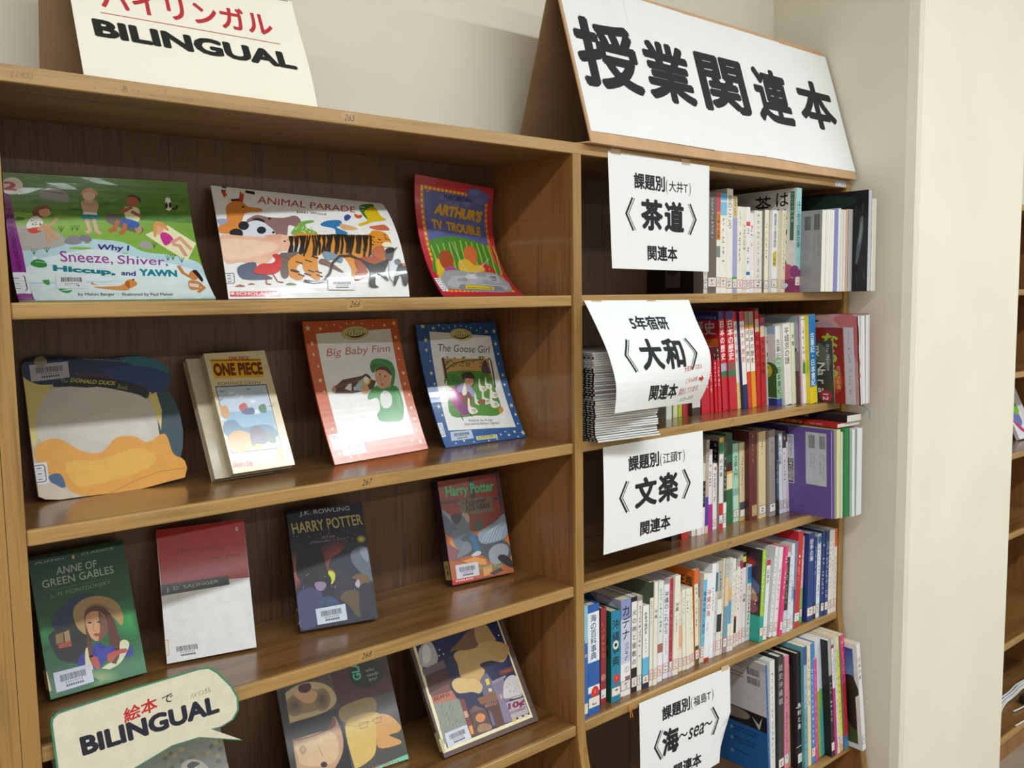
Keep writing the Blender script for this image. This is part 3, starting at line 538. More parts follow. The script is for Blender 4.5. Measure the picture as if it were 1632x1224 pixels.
  [1720.0, 13.9, -51.9, 300.0, -34.2, 'ecd488 .12|e4e040 .88|e0a860', '#12', '4a6a2a', 0.1, 0.8, 'c66', 'thin yellow leaning spine', 200, ''],
  [1734.8, 17.6, -55.3, 300.0, -34.8, 'd83a6a .42|c22a34 .88|3a7aa4', '#10', 'fcd', 0.05, 0.35, '', 'thin crimson and pink leaning spine', 230, ''],
  [1763.4, 15.2, -86.4, 283.0, -43.4, 'e4e6ea', '日本の家', '555', 0.12, 0.34, '746', 'large white photo book with a blue sky and house cover, leaning at the shelf end', 230, 'F'],
 ],
}
FRONT = {
 'sneeze': {'q': [27.5, 93.7, -0.113, 1.282, -0.097, 1.107, 0.17], 'W': 238.5, 'H': 221.6, 'z': 1468.9, 'L': [[142.9, 1130.6], [118.3, 1044.9], [94.1, 919.4], [71.1, 761.3], [50.1, 577.7], [31.9, 375.8], [16.9, 162.9]], 'R': [[1621.7, 1111.8], [1570.3, 1010.7], [1524.3, 888.2], [1484.2, 747.1], [1450.3, 590.3], [1422.9, 420.5], [1402.3, 240.2]]},
 'parade': {'q': [301.3, 113.1, -0.189, 0.382, 0.614, 0.156, 1.045], 'W': 280.9, 'H': 196.0, 'z': 1468.4, 'L': [[212.7, 991.6], [191.4, 832.8], [169.2, 679.0], [146.3, 530.6], [122.8, 388.2], [98.7, 252.2], [74.2, 122.7]], 'R': [[1596.7, 973.2], [1579.0, 820.7], [1553.2, 676.9], [1520.1, 546.0], [1481.0, 431.5], [1437.1, 336.3], [1389.8, 262.2]]},
 'arthur': {'q': [680.3, 111.7, 0.01, 0.832, -0.148, 1.103, -0.335], 'W': 183.7, 'H': 236.2, 'z': 1468.9, 'L': [[340.0, 1080.0], [262.6, 945.7], [200.0, 794.9], [152.8, 630.6], [121.8, 456.1], [107.3, 274.3], [109.5, 88.3]], 'R': [[994.9, 1071.8], [899.9, 978.5], [823.7, 855.8], [769.4, 710.5], [738.9, 549.5], [733.5, 380.0], [753.5, 209.7]]},
 'finn': {'q': [463.731, 113.93, 0.109, 0.472, 0.191, 0.472, 0.191], 'W': 195.2, 'H': 240.2, 'z': 1204.2, 'L': [[1036.3, 983.0], [990.0, 829.7], [948.1, 675.8], [910.5, 521.0], [877.2, 365.5], [848.1, 209.0], [823.1, 51.5]], 'R': [[1643.1, 877.6], [1597.6, 738.6], [1556.7, 598.8], [1520.1, 458.1], [1487.9, 316.5], [1460.1, 174.0], [1436.5, 30.4]]},
 'goose': {'q': [683.42, 118.906, -0.036, 0.604, 0.192, 0.604, 0.192], 'W': 180.4, 'H': 233.5, 'z': 1204.5, 'L': [[287.5, 953.9], [241.8, 825.0], [201.4, 694.1], [166.2, 561.3], [136.0, 426.8], [110.9, 290.7], [90.8, 153.2]], 'R': [[809.9, 882.2], [763.1, 762.3], [721.8, 640.3], [685.9, 516.4], [655.5, 390.7], [630.4, 263.5], [610.6, 134.8]]},
 'manga': {'q': [291.725, 100.87, 0.049, 0.451, 0.451, 0.451, 0.451], 'W': 99.6, 'H': 191.0, 'z': 1215.4, 'C': [[375.6, 1042.3], [776.1, 981.1], [577.2, 238.4], [179.9, 260.3]]},
 'anne': {'q': [38.963, 124.485, 0.038, 0.376, 0.376, 0.376, 0.376], 'W': 125.4, 'H': 191.4, 'z': 944.6, 'C': [[329.1, 1123.7], [955.3, 943.9], [796.4, 81.6], [177.1, 196.8]]},
 'catch': {'q': [196.777, 142.398, -0.221, 0.32, 0.32, 0.32, 0.32], 'W': 127.4, 'H': 194.0, 'z': 943.3, 'C': [[164.1, 1125.7], [811.5, 1003.9], [717.1, 80.0], [83.3, 158.1]]},
 'hp1': {'q': [397.03, 120.981, -0.257, 0.422, 0.422, 0.422, 0.422], 'W': 126.3, 'H': 194.3, 'z': 946.3, 'C': [[239.8, 1108.2], [845.7, 1004.6], [715.3, 97.1], [127.3, 163.6]]},
 'hp3': {'q': [709.707, 143.576, -0.108, 0.264, 0.264, 0.264, 0.264], 'W': 134.5, 'H': 190.4, 'z': 945.1, 'C': [[358.4, 1126.8], [928.9, 1001.4], [782.5, 78.4], [213.6, 160.2]]},
 'kitchen': {'q': [624.38, 59.56, -0.018, 0.566, 0.566, 0.566, 0.566], 'W': 212.3, 'H': 265.5, 'z': 680.6, 'C': [[331.0, 1149.6], [1053.1, 856.9], [679.6, -184.0], [-33.6, 7.2]]},
 'glasses': {'q': [378.571, 122.221, -0.1, 0.452, 0.452, 0.452, 0.452], 'W': 201.6, 'H': 204.9, 'z': 678.9, 'C': [[309.0, 1500.5], [1388.9, 1135.3], [1138.7, -10.8], [80.6, 252.9]]},
 'duck': {'q': [45, 150, 0, 0.31, 0.31, 0.31, 0.31], 'W': 260, 'H': 190, 'z': 1202.8, 'C': [[178.7, 1149.7], [1508.7, 958.4], [1366.3, 111.9], [46.3, 182.1]]},
 'bird': {'q': [45, 95, 0, 0.45, 0.45, 0.45, 0.45], 'W': 232, 'H': 215, 'z': 679, 'C': [[278.0, 1878.1], [1560.1, 1354.0], [1329.2, 246.0], [74.0, 615.1]]},
}
# ---------------------------------------------------------------- books shelved with their spines (or page edges) outwards
SZ = {1: 1466.9, 2: 1202.8, 3: 939.1, 4: 675.8, 5: 350.0}
SN = {1: 'top shelf', 2: 'second shelf', 3: 'third shelf', 4: 'fourth shelf', 5: 'lowest visible shelf'}
COVER = {'T': '8f9484', 'u': '1a1816', 'B': 'e6e4e0', 'H': 'c32836', 'V': 'dfe2e4', 'P': '98a8b8', 'X': '8f9092', 'O': '5c2a28', 'h': '5a6450', 'i': 'e0701e', 'S': '3a2c34', 'q': '8fb0d4',
         'E': 'dcdae0', 'F': 'e6e6ec', 'f': '10594a', 'g': '9a9cb4', 'r': '1c3a80', 'L': 'c8ccc4', 'D': 'd8d2d2', 'j': 'd8d8e4', '3': '16171b', 'w': 'c8d2e2', 'e': '7e2830', 'd': '1f56a4'}
def cover_art(c, D, h):
    """print on the left board; u from the back of the shelf (0) to the front edge (D), v up"""
    p = Print(D, h); Q = lambda a, b, c_, d, col: p.raw([(D-a, h*(1-c_)), (D-b, h*(1-c_)), (D-b, h*(1-d)), (D-a, h*(1-d))], col)   # a>b mm from the front edge, c_<d fractions from the top
    if c == 'T': Q(60, 0, 0, 1, '8f9484'); p.vtext('お茶のある', D-9, h*.94, 10, h*.075, 'c8686a'); Q(25, 0, .88, 1, '6f7d4a')
    elif c == 'B':
        Q(150, 0, 0, 1, 'e4e2de'); Q(15, 5, .03, .5, '2a6a50'); p.vtext('ひとりで学べる', D-10, h*.965, 9, h*.042, 'cfe8d8')
        p.vtext('はじめての', D-38, h*.98, 38, h*.155, '141414', .01); p.vtext('茶の湯', D-88, h*.96, 46, h*.2, '241c18', .01)
        Q(60, 0, .86, 1, '8d2f62'); p.ell(D-24, h*.2, 22, 18, 'b8527a'); p.ell(D-1, h*.2, 12, 14, '8d2f7a')
        p.L('dfe0ea', D-30, 18, D-22, 22, D-16, 16, D-24, 8); p.L('3a3a7a', D-24, 8, D-16, 16, D-17, 6)
    elif c == 'H':
        Q(120, 0, 0, .085, '2b2f7a'); p.k += 1
        for i, ch in enumerate('すべてがわかる'): p.text(ch, (D-62+i*8, h*.925), (D-55+i*8, h*.925), (D-62+i*8, h*.955), 'b8bce0', .01, raw=True)
        p.text('歴史', (D-74, h*.76), (D-10, h*.77), (D-74, h*.9), 'cfc6c0', .02, raw=True); Q(60, 4, .27, .36, 'd8701e')
    elif c == 'V':
        Q(80, 0, 0, .1, '9cc0dc'); Q(80, 0, .5, .9, '3c6a34'); p.S('3c6a34', D-60, h*.5, D-40, h*.53, D-18, h*.55, D, h*.5, D, h*.4, D-60, h*.4)
        p.vtext('事記', D-30, h*.92, 22, h*.2, '222'); p.ell(D-22, h*.44, 11, 15, 'c8c43c'); Q(80, 0, .91, 1, '24408c'); p.greek(3, D-22, h*.49, 9, 7, '5a5a20')
    elif c == 'P': Q(90, 0, 0, .4, 'a4b2c2'); Q(90, 0, .4, .62, '7e8288'); Q(90, 0, .62, 1, '4a3c3c'); p.ell(D-14, h*.62, 9, 6, '3a3a40')
    elif c == 'u':
        Q(150, 0, 0, 1, '181614'); Q(105, 62, .5, .93, '6a5c58'); p.ell(D-84, h*.3, 17, 17, '2a2422'); p.ell(D-84, h*.3, 13, 13, '4a4040'); Q(26, 0, .5, 1, '8c8078')
    elif c == 'X':
        Q(36, 3, .04, .3, '151515'); p.vtext('あらすじ', D-11, h*.95, 9, h*.062, 'dcdcdc')
    elif c == 'i':
        Q(120, 0, .0, 1, 'e0701e'); p.text('王権', (D-42, h*.82), (D-5, h*.82), (D-42, h*.93), '2a1408', .015, raw=True); p.text('の', (D-62, h*.84), (D-45, h*.84), (D-62, h*.92), '2a1408', .01, raw=True)
    elif c == 'S':
        Q(150, 0, .72, 1, '20a494'); p.glow(D-34, h*.84, 22, 14, 'd83a3a', '3a2c34'); p.S('54648c', D-40, h*.72, D-18, h*.66, D-4, h*.6, D-10, h*.52, D-36, h*.6)
        p.S('b88a6c', D-44, h*.56, D-26, h*.58, D-8, h*.48, D-16, h*.42, D-40, h*.46); p.S('8a4a54', D-44, h*.42, D-20, h*.44, D-6, h*.36, D-20, h*.3, D-44, h*.33)
        for i in range(9): p.ell(D-p.rnd.uniform(3, 44), h*p.rnd.uniform(.4, .56), 2, 1.4, 'd8d0c8')
    elif c == 'q':
        Q(190, 0, 0, 1, '9ab6d4'); p.k += 1; Q(190, 0, 0, .1, 'c82c34'); p.S('e4e8ee', D-90, h*.82, D-60, h*.86, D-30, h*.8, D-20, h*.72, D-60, h*.74); Q(190, 0, .6, 1, '5a84b4')
        p.vtext('世界の日本語', D-12, h*.8, 13, h*.1, 'c04a7a')
    elif c == 'E':
        Q(200, 0, .46, .6, '1d2024'); p.S('8a8276', D-110, h*.52, D-70, h*.53, D-46, h*.5, D-60, h*.45, D-110, h*.44); p.L('c8ccd0', D-40, h*.5, D-24, h*.41, D-20, h*.41, D-12, h*.53, D-22, h*.45)
        Q(200, 0, .6, 1, '1e68ac'); Q(200, 0, 0, .07, 'c8c6c8')
        p.barcode(D-50, h*.87, D-16, h*.93); p.barcode(D-50, h*.79, D-16, h*.85)
        for i, y in enumerate((.95, .92, .86, .83)): Q(100, 60, 1-y, 1-y+.008, '777')
        for y in (.64, .67, .74, .77, .86): Q(95, 20+100*(y-.6), y, y+.01, '163c78')
        for y in (.68, .78, .9): p.text('水', (D-104, h*(1-y)), (D-94, h*(1-y)), (D-104, h*(1-y)+9), 'bcd4ec', raw=True)
    elif c == 'F':
        Q(140, 11, .05, .95, '2a3a22'); p.quad([(D-140, h*.66), (D-11, h*.66), (D-11, h*.95), (D-140, h*.95)], ['8ab0d8', '6a9cd0', '1f48a4', '1f48a4'])
        p.S('16221a', D-140, h*.66, D-110, h*.71, D-70, h*.67, D-24, h*.7, D-11, h*.67, D-11, h*.5, D-140, h*.5); p.L('7a6a66', D-140, h*.62, D-90, h*.62, D-24, h*.53, D-24, h*.48, D-140, h*.47)
        p.L('241c18', D-140, h*.47, D-24, h*.48, D-24, h*.3, D-140, h*.3); p.quad([(D-140, h*.05), (D-11, h*.05), (D-11, h*.24), (D-140, h*.3)], ['5a6a2c', '4a5a26', '3c4a24', '4a5228'])
        p.S('14180f', D-42, h*.5, D-24, h*.56, D-12, h*.52, D-12, h*.22, D-24, h*.2, D-40, h*.34); p.ell(D-60, h*.36, 8, 2, 'c8c4b8'); p.ell(D-56, h*.29, 12, 1.6, 'b8b4a8')
    elif c == 'Q':
        p.barcode(D-44, h*.76, D-28, h*.93); p.barcode(D-20, h*.76, D-6, h*.95)
        for a in (40, 34, 18, 8): p.greek(14, D-a, h*.7, 3, h*.022, '555')
    elif c == 'J':
        Q(230, 112, 0, .5, '4a2a70'); Q(230, 118, .5, 1, '201c22'); p.ell(D-134, h*.66, 16, 13, 'b82838'); Q(116, 97, .09, .36, 'd8dce4'); Q(116, 97, .36, .66, 'd8dce4'); Q(114, 99, .37, .65, '16161a')
        p.vtext('物語で学ぶ', D-106, h*.9, 12, h*.048, '4a6a9c'); p.vtext('日本の伝統芸能', D-106, h*.625, 14, h*.037, 'e8e8ec', .01)
        Q(66, 12, .04, .64, 'ccd0dc'); p.barcode(D-58, h*.78, D-42, h*.93, '444'); p.barcode(D-30, h*.78, D-15, h*.93, '333')
        for a, n in ((52, 6), (44, 7), (28, 9), (20, 11)): p.greek(n, D-a, h*.72, 4, h*.026, '555')
        for x, y in ((140, .84), (132, .8), (150, .86)): p.ell(D-x, h*y, 1.5, 1.5, 'c8b8dc')
    elif c == 'K':
        p.S('1c3026', D-150, h*.97, D-60, h*.96, D-30, h*.9, D-70, h*.84, D-160, h*.86); p.S('56646c', D-20, h*.72, D-13, h*.74, D-12, h*.6, D-17, h*.44, D-24, h*.3, D-29, h*.28, D-27, h*.46, D-22, h*.58)
        p.S('7c8c94', D-18, h*.66, D-15, h*.68, D-16, h*.56, D-21, h*.46, D-22, h*.54); p.ell(D-8, h*.16, 2.4, 8, '2f3c38'); p.ell(D-27, h*.15, 2, 9, '2c3638'); p.ell(D-14, h*.84, 1.6, 10, '2f3438'); p.ell(D-30, h*.8, 2, 14, '26362c')
    elif c == 'N':
        Q(60, 0, 0, 1, '3c4138'); p.S('6a6c60', D-40, h*.95, D-20, h*.9, D-6, h*.7, D-16, h*.55, D-44, h*.7)
        p.vtext('Nara', D-30, h*.66, 30, h*.14, 'e8e8e4', .01, True); p.vtext('my', D-38, h*.92, 24, h*.1, 'e8e8e4', .01, True); p.vtext('City Magazine', D-12, h*.95, 10, h*.033, 'd8e0c8', 0, True)
        p.ell(D-22, h*.11, 17, h*.095, 'b0284a'); p.vtext('12', D-22, h*.17, 20, h*.065, 'f4e8ec', .02, True)
    elif c == 'A':
        p.quad([(0, 0), (D, 0), (D, h), (0, h)], ['7a1410', '9c1a18', '8a1614', '5a0e0c']); p.glow(D-22, h*.3, 20, h*.18, 'd8701e', '98201a')
        p.vtext('ならら', D-34, h*.93, 46, h*.2, 'a4c42c', .03); p.vtext('月刊大和路', D-14, h*.5, 11, h*.062, 'e8c090')
        p.S('90b828', D-50, h*.2, D-40, h*.26, D-34, h*.18, D-46, h*.13)
    elif c == 'U':
        p.vtext('ならら', D-38, h*.95, 34, h*.2, '4a62a8', .02); p.vtext('月刊大和路', D-30, h*.58, 11, h*.05, '778'); p.greek(20, D-11, h*.95, 7, h*.041, '889')
    elif c == 'Z':
        p.S('b89aa0', D-160, h*.98, D-90, h*.96, D-60, h*.86, D-120, h*.8); p.S('c87078', D-60, h*.98, D-3, h*.98, D-3, h*.5, D-16, h*.6, D-40, h*.84); p.L('1a1a1c', D-3, 0, D, 0, D, h, D-3, h); Q(120, 100, .05, .07, '222')
    elif c == 'w':
        Q(200, 0, .43, 1, '8cba3c')
    elif c == 'f': p.vtext('沖縄', D-14, h*.72, 16, h*.12, '0a2018', .02)
    elif c == 'h': p.S('6a745c', D-150, h*.9, D-60, h*.92, D-10, h*.8, D-60, h*.74, D-140, h*.78)
    elif c == 'g': p.S('54587c', D-150, h, D-90, h*.98, D-60, h*.84, D-110, h*.8, D-150, h*.84); p.S('d0cfd6', D-66, h*.98, D-30, h*.96, D-4, h*.88, D-30, h*.8, D-60, h*.86)
    else: return None
    return p
def call_label(parent, w, h, oc, y0, rnd):
    p = Print(w, h); a = .16*w; lh = min(22, h*.1)
    p.raw([(.6, y0), (w-.4, y0), (w-.4, y0+lh), (.6, y0+lh)], oc); p.raw([(1.5, y0+1), (w-.8, y0+1), (w-.8, y0+lh-1), (1.5, y0+lh-1)], rnd.choice(['e9e2dc', 'e6e6e4', 'f0dcd8']))
    p.greek(2, w*.52, y0+lh*.8, w*.5, lh*.33, '333'); return p
def spine_book(k, row, rnd):
    x, w, y, h, dx, bands, txt, tcol, t0, t1, lab, look, dep, opt = row
    sh = SN[k]; lbl = look if 'shelf' in look or len(look.split()) > 13 else look + ', ' + sh
    lean = math.atan2(dx, h); z = SZ[k]+.1+(w*math.sin(lean) if lean > 0 else 0)
    dep = min(dep, 214-y); rev = opt.startswith('R')
    own = look
    for cut in (' between ', ' beside ', ' right of ', ' left of ', ' next to ', ' just ', ' nearest '): own = own.split(cut)[0]
    kindn = 'magazine' if 'magazine' in own else 'folder' if 'folder' in own else 'leaflet' if 'leaflet' in own or 'pamphlet' in own else 'paper_stack' if 'loose paper' in own else 'book'
    t = thing(kindn, lbl, kindn.replace('_', ' '), (x, y, z), (0, lean, 0), 'books standing on the '+sh+' of the right bay')
    B = [s.split() for s in bands.split('|')]; base = B[-1][0]; base = base if len(base) == 6 else ''.join(c*2 for c in base)
    if rev:
        oc = opt[1:7]; code = opt[7:]; tb = .45 if w > 5 else .25
        boxes('page_block', [(tb+.05, w-tb-.05, .4, dep-1.2, .6, h-.8)], pmat(base), t)
        vs, fs = [], []
        for a in ((0, tb, 0, dep, 0, h), (w-tb, w, 0, dep, 0, h), (tb, w-tb, dep-.8, dep, 0, h)):
            v, q = boxvf(*a, b=len(vs)); vs += v; fs += q
        mk('cover', vs, fs, cmat(oc, .35), t)
        if 'Z' in opt:
            p = Print(w, h); p.raw([(w*.2, h*.5), (w*.55, h*.53), (w*.55, h*.46), (w*.2, h*.4)], 'b02830'); p.raw([(w*.25, h*.34), (w*.55, h*.36), (w*.55, h*.32), (w*.25, h*.3)], 'b02830')
            p.build('edge_stamp', t, lambda a, b, q: (a, .38-q, b), PAPERP)
    else:
        code = opt; cc = COVER.get(opt, base); tb = min(.5, w*.15); hard = 'hardcover' in look or 'dictionary' in look or 'encyclop' in look
        if hard: tb = 2.
        vs, fs = [], []
        for a in ((0, tb, 0, dep, 0, h), (w-tb, w, 0, dep, 0, h), (tb, w-tb, 0, tb, 0, h)):
            v, q = boxvf(*a, b=len(vs)); vs += v; fs += q
        mk('cover', vs, fs, cmat(cc, .38), t); e = 3 if hard else .7
        boxes('page_block', [(tb+.05, w-tb-.05, tb+.3, dep-e, e, h-e)], rnd.choice([PG, PG, PGC]), t)
        p = Print(w, h); f0 = 0.
        for b in B:
            f1 = float(b[1]) if len(b) > 1 else 1.
            c = b[0] if len(b[0]) == 6 else ''.join(q*2 for q in b[0])
            p.raw([(0, h*(1-f1)), (w, h*(1-f1)), (w, h*(1-f0)), (0, h*(1-f0))], c); f0 = f1
        av = h*(t1-t0)
        if txt.startswith('#'):
            n = int(txt[1:]); pt = av/n; p.greek(n, w*.5, h*(1-t0), min(w*.62, 9), pt, tcol)
        elif txt:
            pt = av/len(txt); sz = min(w*.82, pt*1.15); p.vtext(txt, w*.5, h*(1-t0), sz, pt, tcol, .012)
            if k == 4 and rnd.random() < .6: p.greek(8, w*.5, h*(1-t1-.04), w*.35, h*.022, '666')
        if opt == 'M': p.ell(w*.5, h*.83, w*.2, 3, 'd02a78')
        if opt == 'D': p.ell(w*.6, h*.92, w*.26, 4, 'e0703a')
        if opt == 'Y': p.raw([(w*.2, h*.32), (w*.8, h*.32), (w*.8, h*.52), (w*.2, h*.48)], 'c8b83c'); p.greek(3, w*.5, h*.46, w*.4, h*.04, '333')
        if opt == 'C': p.raw([(w*.1, h*.35), (w*.9, h*.34), (w*.9, h*.47), (w*.2, h*.48)], '2f8a3c'); p.raw([(0, h*.957), (w, h*.957), (w, h*.965), (0, h*.965)], '222')
        if opt == 'G': p.raw([(0, h*.05), (w, h*.05), (w, h*.17), (0, h*.17)], '2fa030')
        if opt in 'df' and opt: p.ell(w*.6, h*.2 if opt == 'd' else h*.25, w*.33, w*.36, 'd83028'); p.greek(2, w*.6, h*.2+5 if opt == 'd' else h*.25+5, 4, 4, 'f8d8d0')
        if opt == 'f': p.ell(w*.5, h*.625, w*.3, w*.36, 'e8e8dc'); p.ell(w*.5, h*.625, w*.16, w*.16, '222')
        if opt == 'e': p.ell(w*.5, h*.28, w*.4, 7, 'c88a80'); p.greek(3, w*.5, h*.31, 5, 4, '7e2830')
        if opt == 'g': p.ell(w*.62, h*.27, w*.2, w*.2, '333'); p.ell(w*.62, h*.27, w*.17, w*.17, 'ebe8e8'); p.vtext('2', w*.62, h*.295, 6, 8, '333'); p.raw([(w*.45, h*.12), (w*.95, h*.12), (w*.95, h*.2), (w*.45, h*.2)], '8a6a7a'); p.vtext('池澤夏樹', w*.66, h*.56, 7, h*.045, '5a5a8a')
        if opt == 's': p.ell(w*.5, h*.93, w*.48, w*.7, '3a7ab8')
        if opt == 'k': p.line([(w*.2, h*.95), (w*.85, h*.95), (w*.85, h*.82), (w*.2, h*.82)], 2, '2a6ab4', raw=True)
        if opt == 'w': p.raw([(w*.35, 0), (w*.98, 0), (w*.98, h*.2), (w*.5, h*.5)], '4aa4b0'); p.raw([(w*.75, 0), (w*.98, 0), (w*.98, h*.57), (w*.8, h*.57)], '58a8b8'); p.raw([(w*.45, h*.57), (w*.62, h*.6), (w*.7, h*.57)], '8cba3c')
        if opt == 'q': p.ell(w*.5, h*.74, 3, 3, 'f0e0e0')
        if opt == 'O': p.raw([(w*.35, h*.04), (w*.95, h*.04), (w*.95, h*.16), (w*.35, h*.16)], 'c4a878'); p.greek(4, w*.65, h*.15, w*.3, h*.025, '7a5a3a')
        p.build('spine_print', t, lambda a, b, q: (a, -q, b), SATIN, dh=.012)
        if lab and opt != 'O':
            call_label(t, w, h, lab, h*rnd.uniform(.045, .065) if k != 4 else h*.06, rnd).build('call_number_label', t, lambda a, b, q: (a, -.3-q, b), SATIN)
    art = cover_art(code, dep, h) if code else None
    if art: art.build('cover_print', t, lambda a, b, q: (-q, dep-a, b), SATIN)
    return t
rnd = random.Random(5)
KAD = None; TIE = []
for k, rows in sorted(BOOKS.items()):
    for row in rows:
        t = spine_book(int(k), row, rnd)
        if row[13] == 'g': KAD = (t, row)
        if row[13] == '3' or 'peach' in row[11]: TIE.append((t, row))
tube('ribbon_bookmark', [(3, -1, 2), (1, -9, -3), (-6, -32, -4), (-8, -34, -26)], .9, plain('orange_ribbon', 'd8801c', .6), KAD[0])
tube('ribbon_bookmark', [(4, -1, 2), (2, -9, -3), (-5, -32, -4), (-2, -35, -27)], .9, plain('orange_ribbon_end', 'c87418', .6), KAD[0])
RIB = plain('pale_blue_ribbon', '6aa0b8', .6)
STR = plain('white_string', 'd8d8d0', .8)
for zz in (.545, .2):
    t, row = TIE[1]; w = row[1]; h = row[3]
    tube('string_tie', [(-7, -1.2, h*zz+1), (-3, -1.6, h*zz+.6), (w*.5, -1.4, h*zz), (w+.1, -1.3, h*zz), (w+.6, 30, h*zz+1)], .55, STR, t)
# two books lying flat on top of the standing ones, third shelf
def lying_book(name, x, y, z, w, d, th, c, label, words):
    t = thing('book', label, 'book', (x, y, z), (0, 0, R(-3)), 'books lying on top of the third shelf row')
    vs, fs = [], []
    for a in ((0, w, 0, d, 0, .6), (0, w, 0, d, th-.6, th), (0, .8, 0, d, .6, th-.6)):
        v, q = boxvf(*a, b=len(vs)); vs += v; fs += q
    mk('cover', vs, fs, cmat(c, .4), t); boxes('page_block', [(.9, w-1, .8, d-.8, .65, th-.65)], PG, t)
    p = Print(d, th); words(p); p.build('spine_print', t, lambda a, b, q: (-q, d-a, b), SATIN); return t
def w1(p):
    p.raw([(0, 0), (p.W, 0), (p.W, p.H), (0, p.H)], 'c02a24'); p.text('日本の祭り', (p.W*.3, 1.5), (p.W*.62, 1.5), (p.W*.3, p.H-1.5), 'e8c830', .02, raw=True); p.text('伝統', (p.W*.7, 3), (p.W*.84, 3), (p.W*.7, p.H-3), 'e8b8b0', 0, raw=True)
def w2(p):
    p.raw([(0, 0), (p.W, 0), (p.W, p.H), (0, p.H)], '1a1a1e'); p.text('歌舞伎', (p.W*.42, 4), (p.W*.6, 4), (p.W*.42, p.H-4), 'd8d8d8', .02, raw=True)
top3 = 939.1+213.8
lying_book('book', 1668, -56, top3, 92, 250, 10, 'a82420', 'red book with yellow lettering lying flat on the standing books, third shelf', w1)
lying_book('book', 1699, -62, top3+10.3, 60, 255, 17, '17171a', 'black book lying flat on the red one, right end of third shelf', w2)
tube('ribbon_bookmark', [(1762, -50, 1200), (1763, -82, 1196), (1763, -84, 1180), (1764, -83, 1168)], 1.3, RIB)
bpy.data.objects['ribbon_bookmark.002']['label'] = 'pale blue ribbon hanging below the magazines at the right end of second shelf'; bpy.data.objects['ribbon_bookmark.002']['category'] = 'ribbon'
# stack of thin booklets lying flat at the divider, spines to the left
st = random.Random(3); z = 1203.1; i = 0
BK = cmat('1c1c1e', .4); protos = []
def booklet(th, white):
    w, d = 150, 205; t = thing('booklet', '', 'booklet')
    vs, fs = [], []
    for a in ((0, w, 0, d, 0, .3), (0, w, 0, d, th-.3, th), (0, .4, 0, d, .3, th-.3)):
        v, q = boxvf(*a, b=len(vs)); vs += v; fs += q
    mk('cover', vs, fs, cmat('d8d8d6', .5) if white else BK, t)
    boxes('page_block', [(.5, w-.4, .3, d-.3, .3, th-.3)], PGL, t)
    p = Print(d, th); p.k = 1
    p.raw([(0, 0), (d, 0), (d, th), (0, th)], 'c8c8c6' if white else '1e1e20')
    c = '444' if white else 'd4d4d0'
    for a, b in ((.66, .86), (.89, .92), (.945, .97), (.3, .5)):
        x = d*a
        while x < d*b: e = st.uniform(1.6, 3); p.raw([(x, th*.28), (x+e, th*.28), (x+e, th*.74), (x, th*.74)], c); x += e+.8
    p.build('spine_print', t, lambda a, b, q: (-q, d-a, b), SATIN); return t
PGL = pages('booklet_page_edges', 'e8e9e8', 2)
PR = [booklet(3.9, False), booklet(3.9, True), booklet(4.1, False)]
def copy_thing(root, loc, rotz):
    r_ = root.copy(); COL.objects.link(r_); r_.location = [v*MM for v in loc]; r_.rotation_euler = (0, 0, rotz)
    for ch in list(root.children): c = ch.copy(); COL.objects.link(c); c.parent = r_
    return r_
used = set(); n = 39
for i in range(n):
    j = 1 if (i in (18,) or i > 31) and i != 36 else (0 if i % 2 else 2)
    pr = PR[j]; back = 0 if i < 3 else (5 if i < 18 else 9)
    loc = (909.5+back*.5+st.uniform(-1, 1.5)+(3 if i < 2 else 0), -25+back+st.uniform(-2.5, 2.5), z); rz = R(-7+st.uniform(-1.2, 1.2))
    if j in used: o = copy_thing(pr, loc, rz)
    else: used.add(j); o = pr; o.location = [v*MM for v in loc]; o.rotation_euler = (0, 0, rz)
    o['group'] = 'stack of thin booklets at the divider'
    o['label'] = 'thin booklet lying in the tall stack at the divider, second shelf of right bay'
    if j == 1: o['label'] = 'white-spined thin booklet in the upper part of the tall stack at the divider'
    if i == 0: o['label'] = 'bottom booklet of the tall stack at the divider'
    if i == n-1: o['label'] = 'top booklet of the tall stack at the divider'
    z += 4.15
